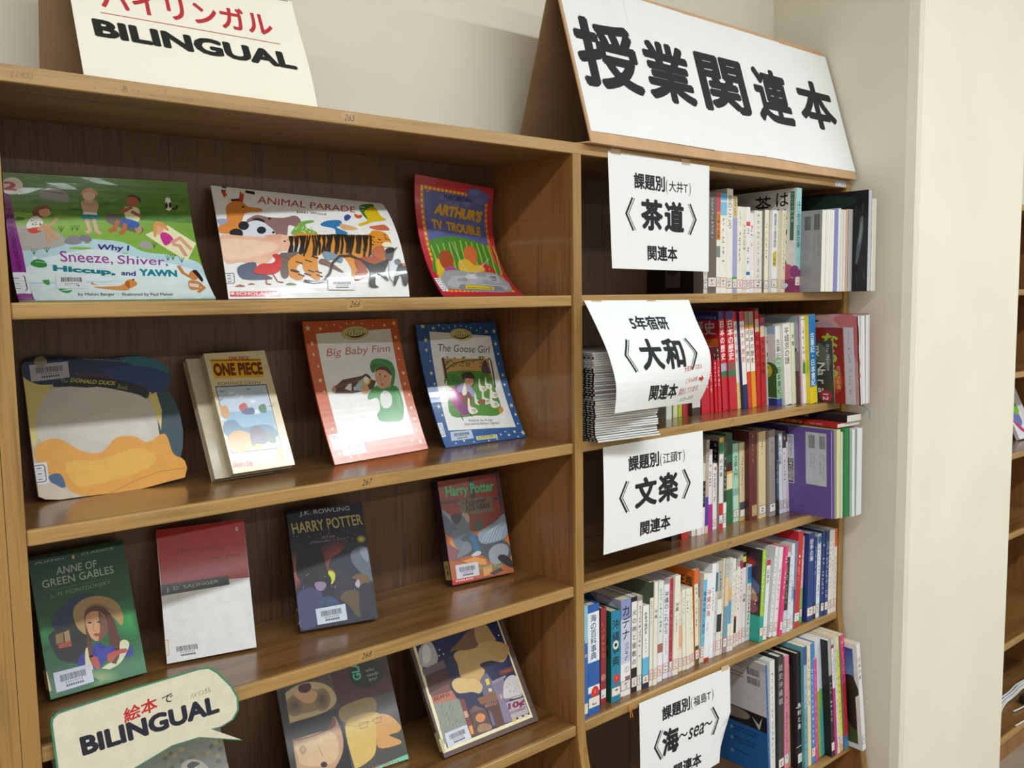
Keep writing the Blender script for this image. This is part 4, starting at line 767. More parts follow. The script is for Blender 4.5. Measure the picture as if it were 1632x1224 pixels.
# ---------------------------------------------------------------- books facing out, leaning back on the shelves of the left bay
def make_surf(q, W, H, z0):
    X0, Y0, phi, aL, bL, aR, bR = q; cx, sx = math.cos(phi), math.sin(phi)
    def edge(a, b, s, u_):
        n = 12; ds = s*H/n; d = z = 0.
        for i in range(n):
            th = a+(b-a)*s*(i+.5)/n; d += math.sin(th)*ds; z += math.cos(th)*ds
        return Vector((X0+u_*W*cx-d*sx, Y0+u_*W*sx+d*cx, z0+z))
    def P(u_, v): s = v/H; t = u_/W; return edge(aL, bL, s, 0).lerp(edge(aR, bR, s, 1), t)
    def f_(u_, v, h):
        p = P(u_, v); e = 2.
        a = P(u_+e, v)-P(u_-e, v); b = P(u_, v+e)-P(u_, v-e); n = a.cross(b).normalized()
        if n.y > 0: n = -n
        return p+n*h
    return f_
def slab(name, sf, u0, u1, v0, v1, h0, h1, mat, parent, nu=3, nv=10, org=None):
    vs = []; 
    for h in (h1, h0):
        for j in range(nv+1):
            for i in range(nu+1): vs.append(tuple(sf(u0+(u1-u0)*i/nu, v0+(v1-v0)*j/nv, h)))
    m = (nu+1)*(nv+1); fs = []; I = lambda i, j, k: k*m+j*(nu+1)+i
    for j in range(nv):
        for i in range(nu): fs += [(I(i, j, 0), I(i+1, j, 0), I(i+1, j+1, 0), I(i, j+1, 0)), (I(i, j, 1), I(i, j+1, 1), I(i+1, j+1, 1), I(i+1, j, 1))]
        fs += [(I(0, j, 0), I(0, j+1, 0), I(0, j+1, 1), I(0, j, 1)), (I(nu, j, 0), I(nu, j, 1), I(nu, j+1, 1), I(nu, j+1, 0))]
    for i in range(nu): fs += [(I(i, 0, 0), I(i, 0, 1), I(i+1, 0, 1), I(i+1, 0, 0)), (I(i, nv, 0), I(i+1, nv, 0), I(i+1, nv, 1), I(i, nv, 1))]
    o = mk(name, vs, fs, mat, parent); return o
def ruled(Lp, Rp, W, H):
    n = len(Lp)-1
    def at(P_, s): k = min(int(s*n), n-1); t = s*n-k; return (P_[k][0]+(P_[k+1][0]-P_[k][0])*t, P_[k][1]+(P_[k+1][1]-P_[k][1])*t)
    def m(x, y):
        def g(s): a, b = at(Lp, s), at(Rp, s); return (b[0]-a[0])*(y-a[1])-(b[1]-a[1])*(x-a[0])
        lo, hi = 0., 1.
        for _ in range(22):
            md = (lo+hi)/2
            if g(md) < 0: lo = md
            else: hi = md
        s = max(0, min(1, (lo+hi)/2)); a, b = at(Lp, s), at(Rp, s)
        d = (b[0]-a[0])**2+(b[1]-a[1])**2; return (W*((x-a[0])*(b[0]-a[0])+(y-a[1])*(b[1]-a[1]))/d, H*s)
    return m
def front_book(key, label, T, art, cover, side_c=None, hard=False, mat=None, cut=False, group='books facing out on the left bay', spine_art=None, pg=None, extra=None, outline=None):
    d = FRONT[key]; W_, H_ = d['W'], d['H']; sf0 = make_surf(d['q'], W_, H_, d['z']); b0 = sf0(0, 0, 0)
    t = thing('book' if key != 'parade' else 'picture_book', label, 'book', tuple(b0), group=group); sf = lambda a, b, h: sf0(a, b, h)-b0
    nv = 24 if cut else 2; nu = 10 if cut else 3; e = 2.5 if hard else .6; tc = 2. if hard else .5
    slab('front_cover', sf, 0, W_, 0, H_, -tc, 0, cmat(cover, .35), t, nu, nv)
    slab('back_cover', sf, 0, W_, 0, H_, -T, -T+tc, cmat(side_c or cover, .4), t, 3, nv)
    slab('page_block', sf, tc+.1 if not pg else .2, W_-e, e, H_-e, -T+tc, -tc, pg or PGQ, t, 3, nv)
    if not pg: slab('spine', sf, 0, tc, 0, H_, -T+tc, -tc, cmat(side_c or cover, .4), t, 1, nv)
    if 'L' in d: m = ruled(d['L'], d['R'], W_, H_)
    else: m = homog(d['C'], [(0, 0), (W_, 0), (W_, H_), (0, H_)])
    p = Print(W_, H_, m); art(p)
    # trim anything drawn past the cover's edge
    for poly in p.P:
        for i, q in enumerate(poly[0]): poly[0][i] = (min(max(q[0], 0), W_), min(max(q[1], 0), H_))
    p.build('cover_print', t, sf, mat or GLOSS, cutv=24 if cut else None, cutu=10 if cut else None, dh=.05 if cut else .016)
    if spine_art:
        s = Print(T, H_); spine_art(s); s.build('spine_print', t, lambda a, b, q: sf(-.02-q, b, -a), SATIN)
    return t, sf, p, m
PGQ = pages('page_edges_bottom', 'd0c8b4', 1)
def barcode_label(p, x0, y0, x1, y1, q=None, bg='e4e6f0', par=True):
    """library barcode sticker; corners bottom-left, bottom-right, top-right, top-left in drawing coordinates"""
    a, b, c, d = q; p.L(bg, *a, *b, *c, *d)
    f = lambda s, t: (a[0]+(b[0]-a[0])*s+(d[0]-a[0])*t+(a[0]-b[0]+c[0]-d[0])*s*t, a[1]+(b[1]-a[1])*s+(d[1]-a[1])*t+(a[1]-b[1]+c[1]-d[1])*s*t)
    s = .16; p.k += 1; col = hx('3c3c40')
    while s < .84:
        w = p.rnd.choice((.01, .016, .024)); P4 = [p.m(*f(s, .46)), p.m(*f(s+w, .46)), p.m(*f(s+w, .8)), p.m(*f(s, .8))]; p.P.append((P4, [col]*4, p.k)); s += w+p.rnd.choice((.01, .016))
    for i in range(8):
        s = .28+i*.06; P4 = [p.m(*f(s, .14)), p.m(*f(s+.045, .14)), p.m(*f(s+.045, .26)), p.m(*f(s, .26))]; p.P.append((P4, [col]*4, p.k))
        P4 = [p.m(*f(s, .33)), p.m(*f(s+.03, .33)), p.m(*f(s+.03, .41)), p.m(*f(s, .41))]; p.P.append((P4, [hx('666')]*4, p.k))
def call_sticker(p, q, bg='e8eaf0', col='2a2c34'):
    a, b, c, d = q; p.L(bg, *a, *b, *c, *d)
    f = lambda s, t: (a[0]+(b[0]-a[0])*s+(d[0]-a[0])*t, a[1]+(b[1]-a[1])*s+(d[1]-a[1])*t)
    p.line([f(.0, .12), f(.7, .12), f(.82, .2), f(.82, .8), f(.7, .88), f(0, .88)], 1.1, col)
    for t in (.37, .62): p.line([f(.05, t), f(.78, t)], .35, '555')
    for t in (.24, .49, .74): p.line([f(.2, t), f(.5, t)], 1.4, '666')
# -- 1 animals of the pond
def art_sneeze(p):
    p.raw([(0, 0), (238, 0), (238, 221), (0, 221)], '5a8a34')
    p.quad([(60, 174), (1410, 252), (1445, 560), (60, 470)], ['4f7a2c', '57842c', '4c7a2a', '5a8a30']); p.quad([(100, 460), (1446, 545), (1530, 860), (100, 700)], ['8cb848', '6f9c38', '7fae40', '9cc458'])
    for i in range(40): x, y = p.rnd.uniform(120, 1380), p.rnd.uniform(220, 520); p.ell(x, y, p.rnd.uniform(20, 60), p.rnd.uniform(8, 18), p.rnd.choice(['5f9034', '4a7426', '558430', '3f6a24']))
    p.S('b8d8e0', 100, 760, 300, 730, 560, 668, 700, 665, 900, 690, 1050, 760, 1300, 790, 1530, 870, 1640, 1130, 800, 1140, 130, 1140)
    p.S('dcebec', 200, 860, 420, 780, 700, 740, 1000, 800, 1400, 880, 1540, 960, 1600, 1100, 900, 1130, 240, 1120)
    p.S('b4b0a8', 100, 590, 160, 565, 330, 580, 440, 640, 470, 690, 380, 730, 180, 750, 110, 720)
    p.S('8e8a94', 455, 690, 470, 655, 520, 635, 570, 655, 580, 690, 520, 705); p.S('848090', 560, 655, 590, 635, 640, 645, 652, 675, 610, 688); p.S('a4a09c', 1010, 700, 1050, 675, 1110, 695, 1125, 730, 1070, 742, 1020, 725)
    p.S('8c8a84', 278, 300, 340, 280, 450, 305, 485, 380, 400, 380, 285, 350); p.S('6a6a60', 290, 296, 350, 300, 440, 312, 448, 326, 380, 318, 300, 308)
    # seated girl
    p.S('7a4630', 225, 470, 250, 420, 320, 408, 355, 432, 320, 450, 290, 470, 250, 500); p.S('d8a078', 270, 450, 330, 435, 355, 470, 330, 495, 285, 490)
    p.S('ecece4', 185, 560, 210, 510, 260, 490, 300, 530, 280, 575, 200, 588); p.S('d83a30', 192, 590, 280, 575, 300, 600, 230, 622); p.line([(280, 560), (360, 560), (400, 505)], 3.4, 'd8a078'); p.line([(270, 590), (330, 590), (345, 680)], 5, 'd8a078'); p.line([(330, 570), (370, 620), (400, 668)], 5, 'd8a078')
    for i in range(8): p.ell(p.rnd.uniform(200, 285), p.rnd.uniform(515, 570), 5, 4, '333')
    # standing boy
    p.ell(630, 335, 48, 42, 'd8b098'); p.S('c89058', 572, 330, 590, 290, 640, 278, 688, 310, 690, 335, 650, 312, 600, 312); p.S('c8a48c', 575, 385, 630, 370, 695, 385, 690, 460, 640, 470, 590, 455); p.line([(590, 395), (640, 410), (690, 395)], 5, 'b88e78')
    p.S('2a8a94', 580, 480, 640, 490, 700, 480, 700, 520, 640, 515, 582, 512); p.L('e8e8e4', 590, 458, 690, 465, 694, 482, 586, 478); p.line([(615, 520), (640, 600), (618, 612)], 5, 'd8b098'); p.line([(670, 520), (690, 605), (714, 620)], 5, 'd8b098')
    # boy on log
    p.S('6a645c', 765, 480, 790, 465, 1030, 570, 1030, 620, 980, 615, 775, 540); p.ell(1008, 592, 26, 32, 'b89060'); p.ell(965, 375, 52, 46, 'a85a34'); p.S('2a1c18', 910, 350, 960, 330, 1020, 355, 1022, 390, 990, 350, 940, 345)
    p.S('e0dfb4', 900, 430, 960, 420, 1015, 445, 1010, 530, 915, 510); p.S('2458a8', 870, 520, 920, 510, 1010, 540, 1000, 580, 920, 570, 860, 545); p.line([(900, 440), (880, 460), (950, 425)], 5, 'a8603a'); p.line([(850, 530), (820, 595), (790, 600)], 6, 'b8683c'); p.line([(905, 555), (890, 610), (870, 620)], 6, 'b8683c'); p.line([(960, 460), (1020, 490)], 5, 'a8603a')
    p.S('e8e8e0', 1225, 360, 1262, 362, 1272, 440, 1228, 440); p.ell(1244, 368, 20, 16, 'e8e8e0'); p.ell(1232, 412, 12, 24, '222'); p.ell(1262, 410, 12, 22, '222'); p.line([(1280, 435), (1310, 440), (1318, 415)], 3, '2a2a2a')
    # girl on towel
    p.L('e8e4b8', 1060, 630, 1240, 560, 1490, 695, 1395, 828); p.ell(1168, 590, 40, 42, 'e0a888'); p.S('d8984c', 1125, 560, 1160, 530, 1215, 550, 1250, 600, 1215, 590, 1160, 560, 1150, 640, 1130, 640); p.S('c8308c', 1180, 630, 1225, 615, 1285, 665, 1230, 712, 1200, 690); p.line([(1275, 690), (1340, 655), (1430, 742)], 5, 'dca088'); p.line([(1290, 705), (1335, 715), (1385, 788)], 5, 'd89a84')
    # swimmers, lily pads
    p.S('3a8a3c', 215, 850, 250, 815, 310, 825, 330, 868, 270, 878); p.S('4a9a48', 300, 965, 340, 955, 350, 1005, 318, 1000); p.S('3a9a50', 415, 1040, 510, 1045, 480, 1068, 440, 1060); p.ell(244, 805, 16, 12, 'e8ece4')
    p.S('d8904c', 650, 985, 700, 1010, 850, 1018, 910, 990, 940, 1025, 900, 1050, 700, 1035, 655, 1015); p.S('d88c44', 900, 990, 940, 965, 985, 985, 990, 1010, 930, 1035); p.S('b8602c', 905, 985, 930, 980, 935, 1030, 910, 1020); p.ell(964, 968, 9, 6, '222')
    p.ell(1446, 935, 40, 36, 'c88048'); p.S('241c1c', 1435, 905, 1470, 900, 1520, 960, 1510, 985, 1470, 940); p.S('c88a50', 1405, 975, 1490, 985, 1490, 1040, 1410, 1040); p.L('e8d0c8', 1405, 995, 1488, 1005, 1480, 1030, 1408, 1020); p.line([(1420, 950), (1360, 920), (1325, 870)], 5, 'c88048'); p.line([(1490, 1000), (1525, 1030), (1480, 1060)], 5, 'c88048')
    for x, y in ((430, 570), (510, 560), (545, 560), (240, 740), (330, 725), (1280, 780), (1240, 785), (1350, 800), (1130, 690)):
        for k in (-1, 0, 1): p.line([(x, y+40), (x+k*20, y)], .7, '3a6a20')
    for i in range(7): x, y = p.rnd.uniform(250, 1300), p.rnd.uniform(780, 1100); p.line([(x, y), (x+60, y+6), (x+120, y)], .8, 'c4dce0')
    p.text('Why I', (690, 758), (932, 765), (696, 702), '3c2a80', .03); p.text('Sneeze,', (430, 845), (815, 860), (418, 752), 'a03c98', 0.005); p.text('Shiver,', (845, 860), (1240, 872), (845, 785), '9a3c96', .005)
    p.text('Hiccup,', (375, 918), (832, 945), (372, 858), '1c7c88', .045); p.text('and', (872, 935), (984, 942), (872, 900), '3c2a80', .03); p.text('YAWN', (1012, 940), (1312, 948), (1010, 888), '1c8494', .05)
    p.text('by Melvin Berger  ·  Illustrated by Paul Meisel', (555, 1094), (1270, 1096), (553, 1066), '222', .015)
    p.L('8a2c88', 30, 300, 64, 300, 160, 760, 252, 1126, 130, 1135, 80, 880, 40, 500)
    p.ell(84, 265, 74, 66, 'e2dccc'); p.text('2', (26, 292), (120, 305), (22, 224), 'c02830', .05)
    p.vtext('', 0, 0, 0, 0, '000'); p.text('READ-AND-FIND-OUT SCIENCE', (160, 896), (70, 395), (128, 900), '3a0c3c', .01)
    call_sticker(p, [(92, 1075), (228, 1074), (196, 916), (60, 916)]); barcode_label(p, 0, 0, 0, 0, [(400, 1040), (620, 1040), (605, 930), (392, 930)], 'dfe6ea')
# -- 2 animals marching
def art_parade(p):
    p.raw([(0, 0), (281, 0), (281, 196), (0, 196)], 'e9e8e6')
    for i, (a, b) in enumerate([((166, 130), (165, 175)), ((165, 175), (185, 215)), ((185, 215), (230, 240)), ((230, 240), (290, 235)), ((290, 235), (296, 175)), ((296, 175), (330, 172)), ((330, 172), (378, 180))]): p.line([a, b], 6.5, ['2a2622', 'c84838', 'e8e0c8', '2a2622', 'c84838', 'e8e0c8', '2a2622'][i])
    p.S('d8863c', 185, 290, 230, 245, 300, 250, 340, 285, 430, 300, 438, 325, 330, 335, 300, 400, 310, 480, 150, 490, 140, 430, 190, 380); p.ell(305, 288, 10, 7, '222'); p.S('a4a0c0', 125, 385, 180, 378, 205, 395, 150, 430)
    p.S('8c6c68', 330, 400, 400, 350, 480, 365, 600, 372, 690, 355, 735, 400, 700, 440, 640, 430, 620, 520, 500, 520, 430, 440); p.ell(498, 378, 12, 8, '2c2422')
    p.S('d8dce4', 290, 470, 330, 415, 400, 392, 460, 410, 540, 480, 520, 505, 400, 516, 300, 512); p.ell(312, 432, 38, 34, '22242a'); p.S('22242a', 372, 385, 410, 372, 455, 388, 462, 405, 410, 392); p.ell(440, 467, 34, 28, '22242a'); p.S('1f222a', 212, 480, 250, 455, 300, 470, 300, 515, 230, 510); p.ell(528, 484, 11, 9, '111')
    p.S('7aa84c', 660, 495, 700, 430, 740, 400, 820, 390, 830, 405, 770, 420, 780, 450, 850, 480, 850, 510, 740, 500)
    for i in range(18): p.ell(p.rnd.uniform(690, 830), p.rnd.uniform(445, 498), 6, 5, 'c8dca0')
    p.S('2f78b0', 885, 415, 940, 392, 1040, 392, 1045, 430, 1010, 445, 1100, 490, 1010, 500, 990, 455, 900, 435); p.S('d8a878', 1040, 415, 1170, 448, 1160, 464, 1060, 462)
    p.S('3f7a24', 1195, 280, 1300, 265, 1310, 300, 1240, 330, 1280, 400, 1220, 350); p.S('d8b41c', 1235, 320, 1320, 290, 1370, 360, 1415, 390, 1300, 405, 1200, 435, 1190, 415, 1260, 390); p.S('3c4c94', 1070, 360, 1100, 345, 1125, 365, 1100, 390, 1075, 392); p.S('c85a2c', 1150, 340, 1180, 350, 1215, 350, 1205, 375, 1165, 372)
    p.S('c8684c', 1270, 440, 1340, 428, 1400, 425, 1440, 465, 1380, 470, 1310, 462)
    p.S('e8b89c', 140, 515, 300, 510, 480, 520, 590, 500, 700, 540, 720, 570, 690, 610, 560, 640, 470, 720, 300, 710, 185, 710); p.S('f0ccb0', 150, 540, 400, 545, 560, 580, 500, 640, 300, 690, 180, 680); p.ell(612, 552, 9, 6, '222'); p.S('e0a890', 470, 510, 540, 500, 590, 500, 570, 540, 500, 545)
    # tiger
    p.S('d88c2c', 630, 540, 720, 490, 860, 500, 1100, 510, 1260, 500, 1300, 470, 1400, 490, 1450, 560, 1430, 600, 1340, 600, 1300, 650, 1200, 690, 1160, 780, 1180, 840, 1130, 850, 1120, 760, 1050, 670, 880, 650, 860, 740, 880, 830, 850, 850, 760, 780, 740, 720, 700, 760, 750, 830, 700, 848, 640, 800, 640, 680, 740, 640, 720, 570)
    for i in range(34):
        x = 650+i*19; y = 505+abs(i-18)*.7; l = p.rnd.uniform(110, 175); k = p.rnd.uniform(-22, 26); p.line([(x, y), (x+k, y+l*.5), (x+k*1.5-14, y+l)], p.rnd.uniform(2.4, 4.2), '1e1612')
    for i in range(12): x, y = p.rnd.uniform(650, 860), p.rnd.uniform(660, 820); p.line([(x, y), (x+45, y+14)], 2, '1e1612')
    for i in range(14): x, y = p.rnd.uniform(1270, 1420), p.rnd.uniform(480, 580); p.line([(x, y), (x+18, y+9)], 1.2, '1e1612')
    p.ell(1412, 578, 40, 20, 'ece4d0')
    p.S('505a74', 270, 760, 330, 720, 400, 715, 420, 780, 520, 830, 480, 845, 310, 840); p.S('6c6058', 570, 660, 640, 640, 720, 640, 640, 700, 640, 820, 590, 820)
    p.S('cf2a28', 388, 790, 430, 730, 520, 720, 545, 690, 520, 660, 550, 648, 575, 665, 590, 730, 560, 790, 480, 808); p.line([(480, 800), (478, 875), (510, 882)], 1.6, 'a83028'); p.line([(520, 795), (560, 860), (600, 868)], 1.6, 'a83028'); p.line([(570, 660), (650, 692)], 1.6, '8a3a3c')
    p.S('7c94ac', 900, 640, 960, 640, 1050, 680, 1040, 720, 980, 690, 930, 700); p.S('7a5a4c', 880, 690, 930, 700, 1050, 780, 1040, 788, 930, 740, 870, 720)
    p.S('a84c2c', 1160, 690, 1330, 670, 1400, 690, 1380, 720, 1240, 740, 1250, 800, 1180, 850, 1140, 830, 1170, 770); p.S('b8643c', 1320, 600, 1380, 600, 1400, 700, 1370, 700, 1280, 650)
    p.line([(760, 856), (830, 868), (900, 858), (950, 800), (975, 720), (1030, 668), (1120, 665), (1210, 705)], 3.6, '2c2c32')
    p.S('26262c', 1190, 690, 1300, 730, 1400, 700, 1420, 720, 1390, 790, 1420, 860, 1330, 800, 1310, 880, 1340, 905, 1262, 895, 1270, 790, 1210, 720); p.S('5a5c64', 1400, 640, 1460, 620, 1500, 600, 1470, 640, 1450, 700, 1400, 690); p.S('24242a', 1395, 625, 1430, 605, 1470, 612, 1460, 640, 1410, 650)
    p.S('cfd4dc', 1430, 720, 1480, 705, 1500, 780, 1470, 860, 1430, 830); p.S('26262c', 1500, 740, 1560, 730, 1590, 800, 1570, 890, 1540, 880, 1520, 810, 1470, 895, 1460, 850); p.ell(1495, 715, 28, 24, '70747c'); p.S('c86a34', 1530, 725, 1565, 735, 1545, 748)
    p.text('ANIMAL PARADE', (408, 258), (1160, 330), (412, 205), 'b83c34', .0); p.text('Jakki Wood', (695, 338), (925, 358), (698, 312), '222', .01)
    p.S('5a7a30', 620, 885, 650, 868, 700, 878, 690, 890); p.S('a8583c', 255, 900, 290, 880, 328, 898); p.S('a8583c', 345, 886, 370, 870, 400, 882)
    p.L('c82430', 222, 935, 578, 932, 580, 978, 222, 975); p.text('SCHOLASTIC', (262, 962), (570, 962), (262, 938), 'e8e0dc', .02); p.ell(240, 950, 14, 10, 'e8e0dc')
    call_sticker(p, [(195, 886), (268, 882), (262, 782), (186, 786)], 'e6e6ea'); barcode_label(p, 0, 0, 0, 0, [(940, 925), (1150, 925), (1140, 835), (935, 838)], 'e6e6ec')
# -- 3 tall red-bordered cover
def art_arthur(p):
    W_, H_ = p.W, p.H; p.raw([(0, 0), (W_, 0), (W_, H_), (0, H_)], 'c02a3a'); R_ = lambda a, b, c, d, col: p.raw([(W_*a, H_*b), (W_*c, H_*b), (W_*c, H_*d), (W_*a, H_*d)], col)
    R_(.065, .045, .935, .93, 'd8682c'); R_(.105, .07, .9, .905, '56609c'); p.k += 1
    for i in range(17):
        for x, y in ((.07+i*.051, .045), (.07+i*.051, .908)): R_(x, y, x+.026, y+.02, 'e8c040')
    for i in range(21):
        for x in (.068, .903): R_(x, .05+i*.042, x+.03, .05+i*.042+.021, 'e8c040')
    for i in range(12): p.glow(p.rnd.uniform(230, 660), p.rnd.uniform(240, 560), 70, 40, '747cae', '56609c')
    p.S('4c8a2c', 218, 640, 290, 605, 400, 592, 520, 612, 640, 650, 700, 690, 750, 800, 780, 900, 300, 900, 250, 760)
    for i in range(12): x = 235+i*46; p.line([(x, 630+abs(i-5)*8), (x+34, 760), (x+74, 900)], 3., 'a4c44c')
    p.S('c82c34', 620, 812, 700, 830, 760, 890, 650, 900); p.S('d8b830', 270, 800, 300, 780, 340, 850, 330, 905, 300, 920); p.S('a84c24', 300, 735, 350, 705, 400, 745, 410, 820, 360, 860, 310, 820); p.S('d87038', 500, 690, 560, 675, 600, 720, 600, 800, 560, 840, 510, 800); p.S('e0b83c', 450, 800, 520, 780, 580, 830, 640, 830, 660, 880, 480, 880)
    p.S('b04c84', 345, 850, 400, 835, 440, 870, 360, 880)
    p.S('9ea0a4', 318, 930, 345, 880, 430, 868, 560, 885, 770, 900, 880, 1045, 390, 1020, 335, 985); p.S('b4b6ba', 385, 945, 440, 915, 760, 935, 850, 1030, 410, 1005); p.L('84868c', 455, 1010, 470, 985, 800, 1000, 845, 1040, 480, 1030); p.L('e8ca1c', 510, 990, 740, 1005, 742, 1030, 512, 1018)
    p.text('AN ARTHUR ADVENTURE', (522, 1013), (730, 1026), (521, 1002), '6a5a10', .02); p.line([(550, 920), (395, 640)], 1., 'd0d4d8'); p.line([(565, 920), (705, 775)], 1.2, 'c8ccd0'); p.S('d0d0d2', 520, 905, 580, 905, 600, 940, 510, 935)
    for i in range(8): p.line([(445+i*10, 935), (450+i*10, 962)], .8, '4a4c52')
    for i in range(7): p.line([(648+i*12, 950), (656+i*12, 975)], .9, '4a4c52')
    p.text('MARC BROWN', (332, 288), (555, 326), (338, 250), '141c4c', .02); p.text("ARTHUR'S", (252, 412), (636, 484), (272, 318), 'd8a020', .06); p.text('TV  TROUBLE', (240, 528), (640, 594), (232, 450), 'd8a020', .05)
    call_sticker(p, [(335, 1042), (380, 1036), (310, 935), (262, 935)]); barcode_label(p, 0, 0, 0, 0, [(700, 962), (800, 968), (770, 908), (670, 900)], 'b8bac0')
def spot(p, x, y, r, col): p.star(x, y, r, col)
# -- orange and blue star-bordered readers
def reader(p, border, star, pts, inner, badge):
    W_, H_ = p.W, p.H; p.raw([(0, 0), (W_, 0), (W_, H_), (0, H_)], border); p.L('e6e6e4', *inner)
    for x, y, r_ in pts: p.star(x, y, r_, star)
    x, y, a, b, r_ = badge; p.ell(x, y, a, b, 'b8a860', r_); p.ell(x, y, a*.95, b*.92, 'd4cc90', r_); p.S('1c1a10', x-a*.8, y+b*.1, x-a*.5, y+b*.5, x, y+b*.75, x+a*.5, y+b*.5, x+a*.85, y-b*.05, x+a*.4, y+b*.35, x, y+b*.5, x-a*.4, y+b*.42)
    for i in range(6): xx = x-a*.55+i*a*.22; p.line([(xx, y+b*.35), (xx+3, y-b*(.1 if i != 2 else .35))], 1.2, '1c1a10')
    p.text('CLASSIC TALES', (x-a*.55, y-b*.32), (x+a*.6, y-b*.4), (x-a*.55, y-b*.6), '6a6434', 0)
def art_finn(p):
    reader(p, 'c85a26', 'ecdcb0', [(856, 95, 5.5), (933, 98, 4), (972, 75, 2), (1018, 72, 2.4), (1060, 90, 2), (1097, 65, 2), (1140, 62, 2.4), (1195, 65, 2.4), (1270, 75, 2), (1350, 75, 4), (1417, 62, 5), (1428, 153, 4.5), (883, 193, 4.5), (893, 266, 3.6), (923, 343, 2.6), (936, 434, 4.6), (962, 508, 3), (1448, 226, 3.4), (1451, 298, 2.2), (1478, 384, 4.6), (1487, 456, 3.4), (1517, 527, 2.6), (1528, 612, 4.2), (1552, 682, 3.2), (1560, 752, 2.6), (1588, 830, 5), (1015, 748, 3), (1030, 800, 2.4), (1062, 910, 4), (1132, 935, 2.6), (1530, 825, 3), (1180, 925, 2.4)], [905, 130, 1392, 98, 1546, 780, 1075, 862], (1153, 125, 90, 44, -.06))
    p.text('Big Baby Finn', (975, 294), (1392, 262), (966, 228), 'c05a4a', 0.0, .2)
    p.L('4a2c1c', 1010, 490, 1075, 430, 1200, 405, 1290, 440, 1270, 490, 1140, 520, 1025, 520); p.L('6a4028', 1020, 470, 1180, 425, 1190, 440, 1030, 490); p.L('e6e6e4', 1085, 490, 1110, 460, 1130, 455, 1130, 505); p.L('e6e6e4', 1142, 480, 1160, 470, 1170, 500, 1145, 500); p.S('a8c8d8', 1150, 490, 1180, 440, 1215, 430, 1200, 500); p.ell(1020, 495, 13, 22, 'b89078'); p.line([(1070, 450), (1078, 436)], 2, '3a2014')
    p.ell(1224, 430, 30, 38, 'd8b430'); p.ell(1224, 430, 18, 26, 'ece8dc'); p.S('34304c', 1195, 410, 1222, 392, 1252, 412, 1250, 428, 1222, 408, 1200, 424)
    p.S('3a8a44', 1250, 330, 1270, 300, 1320, 292, 1390, 312, 1420, 370, 1415, 440, 1400, 480, 1385, 470, 1395, 400, 1370, 360, 1310, 345, 1275, 385, 1255, 370); p.S('2c7036', 1256, 350, 1290, 325, 1370, 350, 1400, 420, 1390, 400, 1340, 345, 1290, 345, 1272, 385)
    p.S('d8a080', 1290, 370, 1330, 350, 1380, 375, 1388, 440, 1370, 490, 1320, 488, 1296, 450, 1284, 410); p.S('5a3018', 1286, 385, 1300, 350, 1350, 345, 1392, 378, 1390, 400, 1350, 370, 1305, 368); p.ell(1316, 395, 6, 5, '2a1c18'); p.ell(1352, 408, 7, 5, '2a1c18'); p.S('b85a54', 1322, 455, 1340, 460, 1335, 468, 1324, 464); p.line([(1320, 405), (1314, 432), (1326, 436)], .9, 'b47c60')
    p.S('3f9448', 1240, 520, 1290, 470, 1330, 490, 1420, 470, 1460, 530, 1476, 620, 1465, 690, 1400, 705, 1320, 700, 1296, 660, 1316, 620, 1300, 550, 1240, 560); p.S('dcdcd8', 1318, 530, 1345, 500, 1385, 520, 1396, 570, 1380, 610, 1340, 615, 1318, 580)
    p.S('d8a080', 1188, 480, 1215, 462, 1240, 480, 1235, 520, 1200, 520); p.S('56a45c', 1420, 500, 1450, 540, 1460, 620, 1430, 580)
    call_sticker(p, [(1025, 888), (1080, 880), (1060, 775), (995, 790)], 'e8e4e2'); barcode_label(p, 0, 0, 0, 0, [(1085, 928), (1230, 905), (1205, 830), (1065, 850)], 'e6e4e6')
